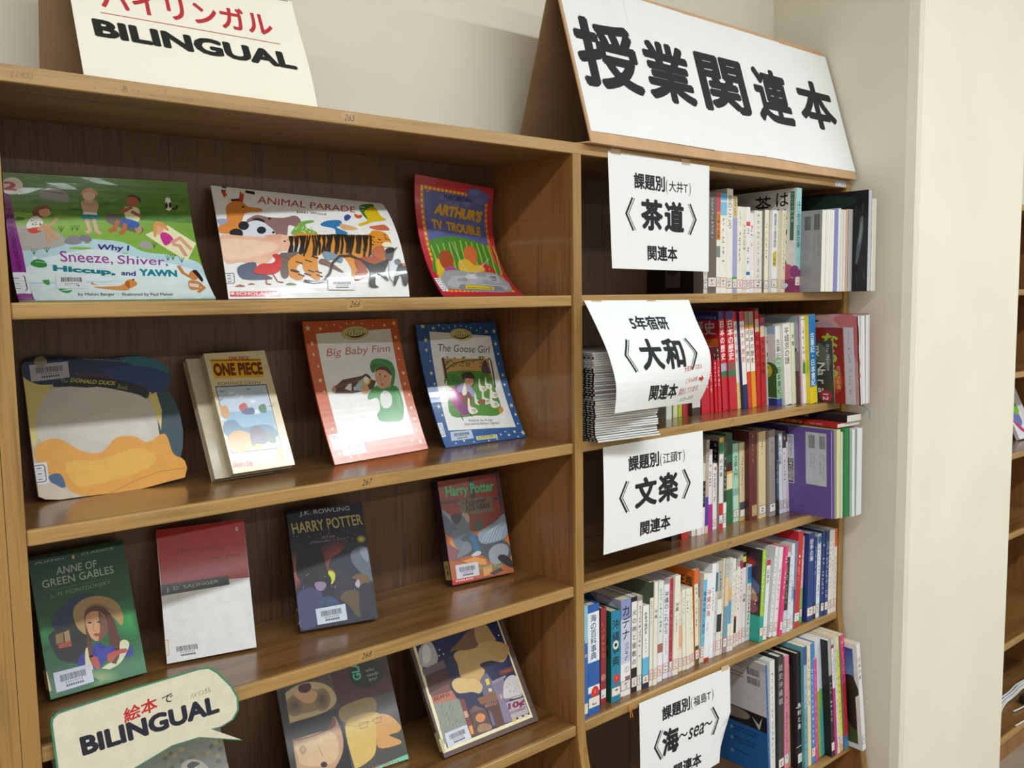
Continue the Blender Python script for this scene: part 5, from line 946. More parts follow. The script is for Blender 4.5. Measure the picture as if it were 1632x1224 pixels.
def art_goose(p):
    reader(p, '1d5494', 'dcd8a8', [(134, 163, 5.5), (200, 176, 4), (236, 157, 2.4), (265, 178, 2.4), (302, 172, 2), (338, 163, 2.4), (376, 160, 2), (413, 165, 2), (443, 175, 2.2), (483, 190, 2.4), (508, 175, 2.2), (547, 198, 4.4), (600, 196, 5.5), (154, 253, 5), (159, 318, 4), (183, 388, 2.4), (191, 469, 4.6), (211, 538, 3.4), (609, 278, 4.6), (627, 343, 3.2), (630, 407, 2.2), (656, 481, 4.4), (668, 543, 4), (697, 607, 3), (713, 678, 5), (741, 737, 4), (755, 796, 2.6), (790, 855, 6), (731, 849, 4), (693, 870, 3.6), (669, 849, 2.4), (638, 867, 3), (755, 882, 2.6), (614, 897, 2.6), (559, 909, 2.4), (239, 686, 5), (228, 622, 3), (262, 742, 3), (463, 915, 2.2), (400, 908, 3.4), (350, 925, 2.4)], [176, 197, 576, 226, 742, 818, 302, 842], (380, 218, 74, 40, .1))
    p.text('The Goose Girl', (228, 326), (566, 338), (232, 278), '33302c', 0.0)
    p.L('c89858', 252, 372, 560, 375, 600, 560, 640, 730, 322, 748, 292, 600); p.S('4a8a2c', 275, 480, 350, 455, 450, 452, 560, 470, 600, 560, 640, 730, 480, 745, 322, 748, 290, 600); p.glow(350, 520, 80, 50, '2f6a24', '4a8a2c'); p.glow(520, 500, 60, 40, '3a7a28', '4a8a2c')
    p.line([(285, 500), (275, 440), (262, 372)], 4.5, '33241a'); p.line([(278, 450), (330, 405), (420, 388), (520, 380)], 2, '33241a'); p.line([(275, 420), (310, 385)], 1.6, '33241a'); p.line([(575, 385), (590, 460), (604, 560)], 3, '33241a')
    for i in range(34): x, y = p.rnd.uniform(270, 560), p.rnd.uniform(360, 425); p.S('5a7a2c', x, y, x+10, y-4, x+16, y+5, x+5, y+6)
    p.S('54424c', 515, 460, 520, 400, 540, 385, 560, 430, 575, 470)
    p.S('4a3024', 380, 480, 410, 465, 460, 480, 465, 510, 455, 560, 430, 500, 400, 510, 340, 570, 330, 575, 385, 520); p.ell(432, 522, 28, 30, 'd8a078'); p.S('33241c', 385, 500, 395, 468, 440, 462, 462, 485, 458, 505, 410, 500); p.ell(424, 520, 3, 3, '222'); p.ell(446, 524, 3, 3, '222'); p.line([(430, 538), (440, 540)], .8, 'a83838')
    p.S('a8257c', 305, 590, 350, 555, 400, 590, 440, 650, 445, 710, 400, 745, 350, 700, 310, 640); p.S('7c2474', 380, 660, 430, 660, 425, 720, 395, 740, 360, 690); p.S('a498c8', 355, 560, 390, 535, 440, 560, 480, 620, 470, 635, 420, 600, 360, 590); p.S('7a4a38', 385, 610, 430, 590, 448, 650, 400, 680); p.S('ece8cc', 385, 590, 400, 530, 408, 550, 415, 600, 395, 615)
    for x, y, s in ((520, 560, 1), (560, 545, .9), (598, 600, 1.1), (545, 640, 1.1), (600, 660, 1.2), (455, 700, 1.2), (490, 650, .9), (300, 560, .7)):
        p.S('e6e0cc', x-28*s, y-52*s, x-18*s, y-50*s, x-14*s, y-14*s, x+14*s, y-2*s, x+26*s, y+18*s, x-6*s, y+30*s, x-26*s, y+8*s); p.S('b8a8b8', x-6*s, y+4*s, x+20*s, y+4*s, x+8*s, y+22*s)
    p.S('8a5a30', 485, 650, 530, 640, 532, 672, 495, 672); p.S('c88c2c', 625, 700, 650, 690, 655, 720, 630, 728); p.line([(375, 735), (392, 772)], 2, '3a3440'); p.line([(425, 725), (450, 750)], 2, '3a3440')
    p.text('Retold by Sue Arengo', (430, 790), (586, 786), (428, 768), '4a4844', 0.005); p.text('Illustrated by Barbara Vagnozzi', (404, 814), (630, 804), (402, 792), '4a4844', 0.005)
    p.L('d8d48c', 475, 880, 612, 866, 618, 890, 482, 905); p.text('ELEMENTARY 2', (488, 898), (608, 886), (486, 880), '5a5830', .01)
    call_sticker(p, [(262, 885), (288, 880), (262, 790), (230, 795)], 'e2e6ee'); barcode_label(p, 0, 0, 0, 0, [(322, 910), (462, 892), (445, 838), (312, 850)], 'b4c4dc')
# -- cut-out board book: plain colour fields
def art_manga(p):
    W_, H_ = p.W, p.H; p.raw([(0, 0), (W_, 0), (W_, H_), (0, H_)], 'd4c49c'); 
    for i in range(14): p.glow(p.rnd.uniform(200, 740), p.rnd.uniform(260, 1020), 40, 30, p.rnd.choice(['c4b088', 'dcd0b0', 'b8a880']), 'd4c49c')
    p.L('d8a828', 225, 295, 548, 292, 575, 412, 250, 420); p.L('5a3c14', 222, 302, 552, 297, 553, 303, 223, 308); p.text('ONE PIECE', (345, 302), (478, 298), (342, 280), 'c0282c', .03); p.text('ONE PIECE', (252, 408), (572, 396), (238, 322), '6a2c14', .05, 0)
    p.text('ROMANCE DAWN', (276, 466), (552, 458), (272, 444), '5a5040', .0)
    p.L('2a2030', 256, 472, 590, 458, 692, 876, 366, 910); p.L('b4c4d4', 262, 478, 586, 464, 686, 870, 370, 902); p.L('7ca8c4', 300, 640, 625, 630, 650, 740, 330, 750)
    for i in range(12): x, y = p.rnd.uniform(290, 600), p.rnd.uniform(500, 800); p.glow(x, y, 34, 20, 'e4ecf0', 'a8c0d0')
    p.S('3c7090', 310, 720, 380, 690, 440, 740, 560, 720, 640, 740, 660, 800, 520, 790, 340, 800); p.S('c89430', 345, 800, 400, 760, 480, 780, 510, 840, 470, 890, 370, 895); p.S('b8342c', 410, 600, 450, 580, 470, 620, 430, 640); p.S('34487c', 430, 630, 500, 610, 510, 650, 450, 655); p.S('c88c4c', 290, 610, 330, 600, 350, 660, 310, 680); p.S('2f6a48', 540, 600, 580, 590, 590, 640, 550, 640); p.S('4a3c50', 490, 740, 560, 740, 600, 830, 500, 860); p.S('3a5a3c', 590, 780, 640, 790, 650, 840, 600, 830); p.S('e0ac34', 520, 850, 560, 850, 570, 880, 520, 885)
    for x, y in ((300, 505), (290, 560), (620, 600), (470, 490)): p.line([(x-14, y-4), (x, y+4), (x+14, y-6)], .9, '222')
    p.L('ece4d0', 360, 925, 500, 918, 502, 932, 364, 940); p.text('SHONEN JUMP', (364, 934), (498, 928), (362, 922), '444', .0); p.text('Eiichiro Oda', (376, 1000), (505, 990), (372, 966), 'c0282c', .05); p.text('尾田栄一郎', (368, 962), (420, 958), (366, 950), 'c0282c', .01); p.L('d8a828', 660, 870, 692, 866, 700, 940, 672, 944)
def art_anne(p):
    W_, H_ = p.W, p.H; p.quad([(330, 1118), (957, 946), (794, 85), (177, 195)], ['14663a', '17703a', '0e3a20', '0d3a22'])
    p.glow(840, 600, 130, 150, '2a9a4a', '115a2c'); p.glow(280, 680, 110, 120, '1f8a40', '0f4a28'); p.S('1c2c54', 340, 600, 440, 480, 560, 430, 620, 470, 540, 620, 380, 680)
    p.S('14181a', 320, 700, 470, 620, 560, 640, 600, 800, 560, 880, 400, 870, 350, 800); p.L('a8845c', 415, 685, 448, 668, 460, 740, 425, 755); p.L('a8482c', 375, 765, 460, 738, 468, 775, 385, 790); p.L('8c7040', 360, 700, 410, 684, 415, 750, 365, 762)
    p.S('b08c54', 475, 560, 500, 500, 580, 455, 680, 452, 760, 490, 800, 570, 790, 640, 740, 590, 660, 545, 580, 560, 555, 640, 560, 700, 500, 650); p.S('8c6c3c', 545, 560, 580, 510, 660, 500, 740, 550, 700, 540, 600, 540)
    p.S('5a2814', 550, 560, 600, 515, 670, 520, 720, 570, 760, 660, 780, 760, 720, 800, 700, 640, 660, 560, 590, 560, 570, 640, 590, 800, 575, 790, 555, 650)
    p.S('d09a70', 555, 590, 590, 552, 640, 550, 680, 580, 695, 650, 680, 710, 630, 742, 590, 715, 565, 660); p.S('7a4a34', 640, 555, 690, 600, 698, 680, 660, 735, 640, 740, 650, 660); p.ell(583, 622, 15, 6, '2a1c18'); p.ell(645, 618, 16, 6, '22140f'); p.S('a04838', 605, 698, 630, 690, 655, 698, 630, 712); p.line([(612, 625), (606, 670), (622, 674)], .8, 'a8704c')
    p.S('242a8c', 500, 900, 530, 830, 600, 790, 630, 750, 700, 780, 760, 770, 850, 770, 860, 840, 760, 850, 700, 850, 660, 910, 600, 930, 540, 910); p.S('3038a4', 620, 760, 660, 790, 730, 770, 700, 850, 640, 850)
    p.S('d8d4b0', 555, 800, 582, 790, 600, 890, 610, 960, 560, 920); p.S('d8d4b0', 780, 750, 820, 735, 840, 770, 800, 860, 760, 900, 700, 930, 640, 940, 700, 890, 770, 860); p.line([(578, 750), (590, 840), (610, 890)], 5, '6a3018'); p.line([(748, 740), (765, 800), (745, 880)], 6, '5a2814')
    p.S('b84c40', 595, 850, 630, 845, 650, 900, 640, 930, 600, 890); p.S('b84c40', 700, 830, 760, 800, 822, 790, 820, 815, 770, 830, 720, 880, 700, 860); p.glow(660, 980, 130, 60, '8aa860', '1c7038')
    p.text('ANNE OF', (368, 312), (630, 262), (364, 262), 'b8c4b8', .0); p.text('GREEN GABLES', (278, 400), (742, 298), (270, 350), 'b8c4b8', .0); p.line([(330, 412), (705, 335)], .4, '6a8a6a'); p.text('L. M. MONTGOMERY', (334, 460), (720, 370), (330, 434), '7a9c80', .0); p.text('PUFFIN', (230, 246), (415, 210), (228, 232), '8ca48c', .01); p.text('CLASSICS', (530, 186), (735, 144), (528, 170), '8ca48c', .01); p.ell(476, 196, 22, 22, '1c2018'); p.ell(476, 196, 10, 14, 'b8a050')
    p.L('2a5a40', 300, 920, 450, 880, 650, 1000, 500, 1060, 330, 1085); barcode_label(p, 0, 0, 0, 0, [(368, 1078), (612, 1004), (588, 888), (345, 950)], 'c8ccdc'); p.L('c8bc80', 285, 945, 305, 940, 335, 1062, 310, 1075)
def art_catch(p):
    W_, H_ = p.W, p.H; p.raw([(0, 0), (W_, 0), (W_, H_), (0, H_)], 'dcdcdc'); p.L('b0201c', 80, 150, 722, 80, 757, 500, 122, 556)
    p.L('222120', 120, 555, 608, 486, 616, 552, 124, 634); p.text('J. D. SALINGER', (162, 610), (540, 546), (158, 578), 'b8b4ac', .0); p.text('The Catcher in', (228, 334), (692, 274), (224, 296), '741814', .005, .25); p.text('the Rye', (470, 384), (702, 350), (467, 348), '741814', .005, .25)
    p.ell(668, 148, 11, 15, 'd8d0a0'); p.ell(668, 149, 7, 11, '1c1a18'); p.ell(668, 153, 4, 7, 'e8e4d8')
    barcode_label(p, 0, 0, 0, 0, [(205, 1095), (430, 1060), (418, 950), (190, 985)], 'dcdcdc'); p.line([(150, 956), (172, 953), (178, 1060), (160, 1066)], 1.2, 'd8a838')
def art_hp1(p):
    W_, H_ = p.W, p.H; p.quad([(236, 1101), (850, 1011), (712, 102), (130, 160)], ['1a1c34', '1c1c2c', '161022', '140f20'])
    p.glow(540, 560, 190, 170, 'a8502c', '1d1830'); p.glow(200, 640, 60, 160, 'a85030', '241a30'); p.glow(520, 650, 70, 80, 'c88c30', '4c2c30'); p.S('c4cc3c', 455, 640, 500, 650, 510, 690, 480, 740)
    p.S('0f0d16', 225, 470, 330, 380, 400, 470, 440, 600, 460, 700, 400, 760, 230, 700, 205, 590); p.S('232638', 460, 610, 480, 540, 560, 480, 590, 420, 680, 410, 770, 450, 800, 700, 840, 1000, 560, 1040, 500, 880, 510, 660); p.S('5c6474', 640, 480, 750, 450, 790, 640, 800, 720, 700, 640, 640, 560); p.S('7a8494', 700, 470, 752, 452, 770, 560, 730, 540); p.glow(712, 388, 40, 32, 'c8cc3c', '2a2430')
    p.S('2a2838', 515, 640, 600, 620, 640, 760, 560, 860, 520, 850); p.S('3c3f68', 215, 830, 300, 770, 380, 770, 420, 880, 370, 1050, 240, 1080); p.S('15131c', 310, 700, 350, 645, 440, 650, 480, 700, 470, 740, 430, 720, 400, 780, 340, 770); p.S('8a7c94', 350, 730, 410, 720, 440, 740, 420, 785, 370, 785)
    p.S('5a4a34', 550, 850, 600, 790, 700, 800, 720, 900, 700, 1000, 610, 900); p.S('6a5434', 640, 690, 700, 655, 770, 680, 770, 740, 710, 750, 690, 710); p.S('20222c', 700, 770, 780, 730, 830, 800, 845, 1000, 720, 1010); p.S('34486c', 380, 880, 450, 830, 520, 860, 540, 900, 440, 910); p.S('b0a0b0', 690, 700, 705, 740, 690, 768, 665, 740)
    for i in range(34): p.ell(p.rnd.uniform(160, 690), p.rnd.uniform(190, 430) if i < 24 else p.rnd.uniform(640, 780), 3.5, 3.5, '9aa0b8')
    p.text('J.K. ROWLING', (236, 216), (625, 172), (230, 172), 'b8b8bc', .0); p.text('HARRY POTTER', (182, 350), (728, 274), (164, 264), 'b8a868', .012); p.text('and the', (405, 386), (508, 374), (403, 360), '847c80', .0); p.text("Philosopher's Stone", (324, 428), (598, 394), (322, 404), '847c80', .0)
    barcode_label(p, 0, 0, 0, 0, [(374, 1058), (606, 1016), (588, 892), (356, 934)], 'c4ccda'); p.L('d8d8d0', 196, 1040, 232, 1022, 236, 1070, 206, 1085); p.L('1a1a1a', 200, 1045, 226, 1032, 230, 1064, 210, 1076)
def art_hp3(p):
    W_, H_ = p.W, p.H; p.raw([(0, 0), (W_, 0), (W_, H_), (0, H_)], '8a3a30')
    for a in ((216, 160, 500, 125, 520, 300, 250, 340), (560, 115, 760, 92, 790, 300, 580, 330), (270, 360, 420, 340, 440, 470, 290, 480), (700, 330, 810, 310, 830, 430, 740, 450)): p.L('963c30', *a)
    p.L('4a3040', 500, 128, 545, 122, 580, 420, 540, 430); p.L('50384a', 240, 350, 830, 300, 832, 322, 250, 372); p.S('40364a', 755, 92, 776, 90, 830, 460, 810, 460)
    p.L('b4643c', 290, 640, 900, 600, 940, 1005, 350, 1100); p.L('d88a4c', 300, 670, 350, 680, 420, 800, 380, 820); p.L('e09a58', 450, 900, 560, 860, 660, 880, 680, 930, 560, 940); p.L('e0a060', 640, 960, 720, 930, 730, 1010, 650, 1040); p.L('8a5a64', 300, 730, 420, 800, 430, 900, 330, 900); p.L('c87848', 850, 690, 880, 680, 920, 880, 890, 860)
    p.S('5a6c80', 255, 420, 330, 480, 380, 560, 370, 660, 300, 640, 270, 520); p.S('8c9cac', 258, 430, 330, 470, 375, 550, 340, 530); p.S('6c7c90', 360, 620, 500, 600, 540, 640, 500, 700, 430, 790, 370, 740); p.S('4c5660', 430, 700, 540, 640, 640, 700, 780, 690, 880, 740, 900, 860, 760, 940, 640, 850, 520, 850, 400, 870, 480, 740)
    p.S('9aa2ac', 700, 800, 760, 745, 840, 740, 880, 790, 860, 860, 800, 920, 730, 930, 695, 870); p.S('7c8490', 400, 860, 470, 720, 520, 740, 530, 800, 440, 860)
    p.S('8aa0b4', 595, 680, 600, 630, 660, 590, 770, 520, 838, 462, 870, 620, 830, 690, 760, 720, 660, 740, 610, 720)
    for i in range(7): p.line([(625+i*28, 725-i*5), (670+i*28, 640-i*14), (780+i*8, 560-i*6)], .9, 'c8d4dc')
    p.S('6a7884', 390, 590, 380, 500, 430, 460, 500, 480, 520, 580, 470, 625); p.S('c0a898', 445, 455, 490, 450, 515, 500, 500, 545, 470, 500); p.S('44404a', 350, 470, 420, 460, 440, 500, 390, 560, 345, 510)
    p.S('3c6c94', 515, 650, 560, 650, 600, 740, 620, 790, 560, 805, 530, 720); p.S('c8ccd0', 535, 840, 590, 805, 625, 820, 600, 845, 545, 855); p.S('3c5a50', 560, 600, 600, 500, 620, 540, 640, 560, 600, 610)
    p.S('2a2c34', 800, 840, 860, 850, 925, 920, 925, 960, 860, 940, 780, 880); p.L('44404c', 700, 1010, 800, 960, 830, 985, 740, 1030)
    p.S('7c6a58', 412, 345, 700, 300, 725, 400, 745, 430, 600, 460, 440, 445, 430, 390); p.text('Prisoner', (478, 388), (672, 350), (474, 335), '2a2018', .02); p.text('AZKABAN', (480, 442), (700, 405), (476, 385), '2a2018', .02); p.text('of', (452, 415), (470, 412), (450, 390), '2a2018', .01); p.text('the', (440, 372), (468, 368), (438, 345), '2a2018', .01)
    p.S('1c4434', 512, 165, 530, 160, 545, 290, 540, 330, 525, 270); p.text('Harry Potter', (300, 335), (748, 275), (284, 205), '4ac484', .03)
    p.text('ROWLING', (600, 985), (820, 950), (600, 955), '5ab07c', .02); barcode_label(p, 0, 0, 0, 0, [(398, 1068), (608, 1028), (590, 905), (382, 940)], 'd0d2dc'); p.L('c42430', 352, 1080, 568, 1046, 572, 1078, 358, 1120); p.text('SCHOLASTIC', (385, 1096), (556, 1066), (384, 1078), 'ecd8d4', .03)
def art_kitchen(p):
    W_, H_ = p.W, p.H; p.raw([(0, 0), (W_, 0), (W_, H_), (0, H_)], '5a4640'); p.L('e8e0b8', 333, 1108, 1008, 832, 730, 60, 60, 200); p.L('1c2450', 350, 1072, 985, 812, 720, 60, 85, 215)
    p.S('b8b4b8', 130, 330, 170, 270, 230, 260, 280, 380, 240, 440, 150, 440); p.S('dcdcd8', 160, 320, 190, 275, 225, 330, 215, 400, 170, 420); p.L('6c5c68', 155, 470, 320, 395, 345, 450, 175, 520); p.L('4a2c2c', 180, 520, 345, 470, 400, 600, 215, 660)
    p.L('7a4a44', 220, 650, 360, 580, 380, 620, 235, 680); p.L('b8705c', 230, 680, 385, 625, 430, 700, 250, 735); p.text('BEANS', (252, 712), (372, 668), (244, 680), '33201c', .01)
    p.L('8a9088', 250, 735, 440, 690, 530, 960, 330, 1040); 
    for i in range(16): x, y = p.rnd.uniform(270, 500), p.rnd.uniform(720, 930); p.line([(x, y), (x+p.rnd.uniform(-20, 20), y+30)], .9, p.rnd.choice(['4a5048', '6c746c', 'c8a880']))
    p.L('7c3c38', 445, 700, 480, 690, 570, 970, 530, 990); p.L('cfa890', 475, 790, 500, 785, 515, 830, 490, 840); p.L('e0a050', 515, 905, 540, 895, 555, 960, 535, 965)
    p.L('6c6a84', 590, 530, 650, 490, 700, 560, 740, 700, 800, 880, 700, 900, 640, 700); p.L('e8cc50', 640, 545, 668, 535, 680, 580, 655, 590); p.L('e0cc90', 665, 615, 690, 610, 695, 635, 672, 640); p.L('4a80a8', 560, 580, 600, 560, 620, 640, 590, 650)
    p.L('8a5c3c', 580, 690, 720, 640, 740, 690, 610, 740); p.L('5c3430', 620, 740, 740, 700, 800, 880, 730, 920, 690, 800); p.text('BREAD', (645, 760), (738, 732), (640, 738), 'a87c68', .02)
    p.L('5c4440', 520, 780, 560, 740, 645, 770, 700, 920, 570, 975); p.L('765858', 525, 800, 555, 745, 640, 772); p.ell(605, 838, 38, 34, 'd88858', -.3); p.S('a07860', 590, 900, 640, 880, 690, 900, 680, 930, 590, 950)
    p.L('847894', 690, 560, 780, 530, 830, 700, 860, 860, 790, 880, 740, 700); p.L('9a90a0', 690, 560, 800, 510, 800, 530, 700, 580); p.L('c8b070', 752, 660, 768, 655, 775, 690, 760, 695); p.L('5c8cb0', 785, 755, 800, 750, 805, 780, 790, 785)
    p.S('cfc8cc', 780, 640, 790, 560, 830, 515, 880, 520, 910, 600, 925, 670, 860, 690, 790, 690); 
    for i in range(9): p.ell(p.rnd.uniform(800, 900), p.rnd.uniform(550, 640), 3, 3, '333')
    p.line([(792, 700), (922, 660)], .9, '333'); p.line([(794, 716), (926, 674)], .9, '333'); p.L('b4acb4', 800, 725, 935, 680, 975, 800, 850, 850); p.text('10¢', (820, 790), (948, 750), (815, 730), '841c50', .05); p.text('COCOANUT', (828, 815), (955, 770), (824, 795), '841c50', .03)
    for x in (850, 895, 940): p.L('d8b048' if x == 850 else 'd8c8a8', x, 850-(x-850)*.36, x+28, 840-(x-850)*.36, x+32, 862-(x-850)*.36, x+5, 872-(x-850)*.36)
    p.L('6c3c34', 745, 480, 850, 440, 862, 480, 760, 515); p.text('Cakes', (770, 500), (845, 472), (766, 480), 'b05a44', .02)
    # soft dough-coloured clouds instead of figures
    p.S('c8a468', 400, 360, 440, 322, 520, 315, 600, 260, 700, 245, 810, 280, 822, 330, 780, 410, 680, 400, 600, 430, 640, 480, 600, 560, 620, 620, 560, 640, 500, 560, 450, 520, 430, 430); p.S('d8b87c', 390, 560, 440, 530, 510, 545, 560, 540, 620, 590, 600, 650, 540, 640, 440, 650, 395, 610); p.S('7a5a44', 370, 330, 440, 250, 500, 180, 570, 160, 590, 270, 540, 310, 430, 320); p.S('b89460', 560, 150, 640, 120, 700, 200, 720, 245, 620, 250, 580, 260)
    for x, y in ((290, 315), (322, 350), (288, 362), (745, 205)): p.ell(x, y, 6, 6, 'e0e0e4')
    barcode_label(p, 0, 0, 0, 0, [(358, 1072), (538, 992), (500, 890), (330, 960)], 'ccd0de'); p.L('c0b890', 250, 1015, 320, 1000, 335, 1110, 280, 1125)
def art_glass(p):
    W_, H_ = p.W, p.H; p.raw([(0, 0), (W_, 0), (W_, H_), (0, H_)], '3a3632'); p.quad([(150, 800), (730, 645), (640, 320), (60, 480)], ['58483a', '504238', '5a4a40', '4c4034'])
    p.S('c8b084', 160, 640, 200, 520, 330, 430, 480, 400, 620, 440, 690, 530, 680, 620, 560, 700, 300, 780, 200, 800); p.S('9c8060', 240, 600, 300, 510, 450, 470, 580, 500, 620, 600, 480, 680, 320, 700); p.glow(300, 630, 90, 100, '5a4c3c', '9c8060'); p.glow(560, 570, 80, 110, '4c4636', '9c8060'); p.S('d8ac7c', 290, 520, 390, 470, 510, 500, 480, 590, 390, 600); p.S('54202c', 330, 450, 380, 420, 440, 415, 455, 460, 420, 500, 350, 500)
    p.L('4c2424', 640, 330, 1160, 180, 1260, 480, 730, 640); p.ell(980, 320, 170, 130, '14241a', -.2); p.text('who', (975, 310), (1056, 292), (972, 276), '9ca894', .01); p.text('needs', (990, 356), (1094, 328), (986, 322), '9ca894', .01); p.text("'em?", (1000, 398), (1086, 376), (997, 362), '9ca894', .01); p.text('GLASSES', (940, 375), (860, 30), (862, 392), '5cc49c', .03)
    p.L('1d1a1c', 180, 830, 730, 650, 870, 1224, 280, 1400); p.S('c09878', 240, 960, 330, 940, 620, 850, 660, 740, 700, 760, 760, 940, 740, 1120, 600, 1300, 330, 1300, 260, 1100); p.S('d4b48c', 310, 960, 620, 870, 720, 1000, 660, 1180, 380, 1200, 320, 1080); p.S('8a4424', 240, 900, 330, 950, 600, 860, 660, 740, 690, 780, 650, 850, 330, 960); p.ell(376, 1052, 34, 42, 'b89c74'); p.line([(345, 1050), (376, 1010), (410, 1050), (378, 1092), (345, 1050)], .6, '8c7454'); p.ell(578, 1192, 32, 28, '3c1c28'); p.line([(520, 1010), (560, 1100), (575, 1110)], .7, '7c6044')
    p.L('4c4844', 730, 650, 1260, 480, 1430, 1170, 870, 1330); p.S('9c8450', 735, 650, 1030, 545, 1080, 660, 1000, 720, 770, 790); p.S('d4b464', 780, 820, 900, 720, 1100, 700, 1080, 900, 1060, 1100, 900, 1224, 860, 1180); p.S('d09c5c', 1080, 720, 1200, 720, 1310, 820, 1290, 880, 1200, 910, 1310, 960, 1290, 1000, 1100, 1030, 1080, 860)
    p.line([(790, 818), (905, 825), (990, 790), (1040, 772), (1130, 735)], .6, '5a5030'); p.line([(908, 800), (1000, 775), (990, 830), (930, 850), (908, 800)], .8, '5a5030'); p.line([(1042, 760), (1130, 730), (1120, 785), (1066, 798), (1042, 760)], .8, '5a5030')
    p.L('78c8a8', 1055, 1224, 1410, 1080, 1430, 1160, 1100, 1300); p.text('LANE SMITH', (980, 1262), (1296, 1178), (970, 1228), 'b84c48', .0); p.L('2a2624', 105, 500, 200, 470, 330, 1300, 250, 1300, 180, 820)
def art_duck(p):
    p.raw([(0, 0), (260, 0), (260, 190), (0, 190)], 'b8ac98')
    p.L('cfc06c', 60, 180, 300, 190, 240, 420, 200, 640, 150, 760, 130, 700)
    p.S('c2bcb0', 190, 700, 170, 520, 260, 360, 480, 330, 760, 340, 950, 430, 1020, 600, 1010, 760, 700, 820, 400, 800); p.S('c8c2b6', 420, 640, 620, 520, 900, 560, 960, 700, 700, 740)
    p.S('1a3a46', 960, 330, 1100, 330, 1200, 560, 1210, 800, 1120, 830, 1030, 700, 1000, 470); p.L('cfc06c', 940, 400, 1000, 370, 1040, 500, 1035, 640, 1000, 520)
    p.S('1c2c48', 60, 190, 150, 110, 560, 100, 900, 100, 1080, 170, 1110, 300, 1060, 370, 900, 330, 640, 330, 500, 340, 300, 320, 180, 318, 80, 270); p.S('20606c', 760, 130, 960, 120, 1080, 190, 1090, 240, 900, 200, 780, 160); p.S('1f3468', 620, 210, 880, 190, 1090, 250, 1060, 350, 940, 370, 760, 320)
    p.S('101418', 290, 335, 330, 300, 560, 270, 800, 300, 940, 350, 935, 415, 860, 385, 640, 340, 470, 330)
    p.S('d8962c', 150, 790, 200, 720, 320, 695, 480, 780, 620, 790, 720, 690, 850, 680, 940, 720, 1060, 660, 1120, 800, 1210, 850, 1220, 960, 900, 1060, 480, 1090, 350, 1000, 200, 900); p.S('dca83a', 380, 860, 620, 840, 860, 760, 1000, 830, 900, 920, 640, 1000, 440, 1020)
    p.line([(690, 1070), (850, 990), (1020, 925), (1200, 900)], .5, '5a3c14'); p.S('34507c', 250, 960, 330, 940, 370, 1030, 300, 1025); p.S('c8b8a4', 150, 1010, 260, 1000, 360, 1050, 470, 1100, 300, 1140, 180, 1120)
    p.text('The', (338, 304), (386, 308), (336, 278), '8c8c3c', .01, .2); p.text('DONALD DUCK', (400, 302), (718, 326), (404, 272), 'a8a43c', .04, .2); p.text('Book', (732, 346), (802, 358), (734, 314), '8c8c3c', .01, .2); p.text("WALT DISNEY'S", (428, 254), (686, 268), (430, 232), '6a2c2c', .02, .2); p.text('A GOLDEN SHAPE BOOK', (448, 140), (786, 164), (449, 128), '6a7c94', .01)
    barcode_label(p, 0, 0, 0, 0, [(130, 300), (398, 268), (384, 158), (114, 184)], 'a8a8b0'); p.ell(194, 160, 46, 38, '8c8474'); call_sticker(p, [(168, 1020), (256, 1008), (238, 858), (146, 868)], 'd4d4da')
def art_bird(p):
    W_, H_ = p.W, p.H; p.raw([(0, 0), (W_, 0), (W_, H_), (0, H_)], '8c9088'); 
    for i in range(46): x, y = p.rnd.uniform(950, 1480), p.rnd.uniform(620, 1000); p.S(p.rnd.choice(['8c8450', 'a49c60', '6c7450', 'b0a870', '5c6c58']), x, y, x+30, y-14, x+40, y+12, x+8, y+22)
    p.S('dcdcd8', 1100, 870, 1130, 830, 1200, 815, 1290, 860, 1330, 960, 1100, 980); p.S('1c1c1c', 1140, 870, 1170, 840, 1210, 835, 1240, 850, 1200, 880, 1180, 900)
# page tones
t1_ = front_book('sneeze', 'landscape picture book, children by a pond, purple band on the left edge', 2.2, art_sneeze, '7a9a50', cut=True)
front_book('parade', 'white landscape picture book crowded with marching animals', 2.6, art_parade, 'e4e2e0', cut=True)
front_book('arthur', 'bent red-bordered picture book with a striped green sofa and grey television', 2.2, art_arthur, 'b82838', cut=True)
front_book('finn', 'orange star-bordered reader with a person in a green hooded cape', 3, art_finn, 'c05424', cut=True, mat=SOFTGLOSS)
front_book('goose', 'blue star-bordered reader with a girl feeding white geese', 3, art_goose, '1d5090', cut=True)
YEL = PGM
_, sfm, _, _ = front_book('manga', 'small comic volume with tan cover and sea adventure picture', 14.5, art_manga, 'cfc09a', 'c8bc9c', pg=YEL, mat=SOFTGLOSS)
d = dict(FRONT['manga']); q = list(d['q']); LM = q[3]
q[0] -= 22; q[1] += 15.2*math.cos(LM); FRONT['manga_back'] = {'q': q, 'W': 97., 'H': 190., 'z': d['z']-15.2*math.sin(LM), 'C': d['C']}
front_book('manga_back', 'second small comic volume behind the tan-covered one, only its yellowed edge showing', 14, lambda p: p.raw([(0, 0), (97, 0), (97, 190), (0, 190)], 'b8ac90'), 'b4a88c', 'b4a88c', pg=YEL, mat=SATIN)
front_book('anne', 'green paperback with a girl in a straw hat and blue dress', 15, art_anne, '145a30', '0e3c22', mat=SATIN, spine_art=lambda s: (s.raw([(0, 0), (s.W, 0), (s.W, s.H), (0, s.H)], '0f4426'), s.raw([(1, 14), (s.W, 14), (s.W, 40), (1, 40)], 'b8ac7c')))
front_book('catch', 'half red, half white paperback with a short black band', 13.5, art_catch, 'd8d8d8', '8c2420', mat=SATIN, spine_art=lambda s: (s.raw([(0, 0), (s.W, 0), (s.W, s.H), (0, s.H)], '8c201c'), s.raw([(0, 12), (s.W, 12), (s.W, 38), (0, 38)], 'c8a898')))
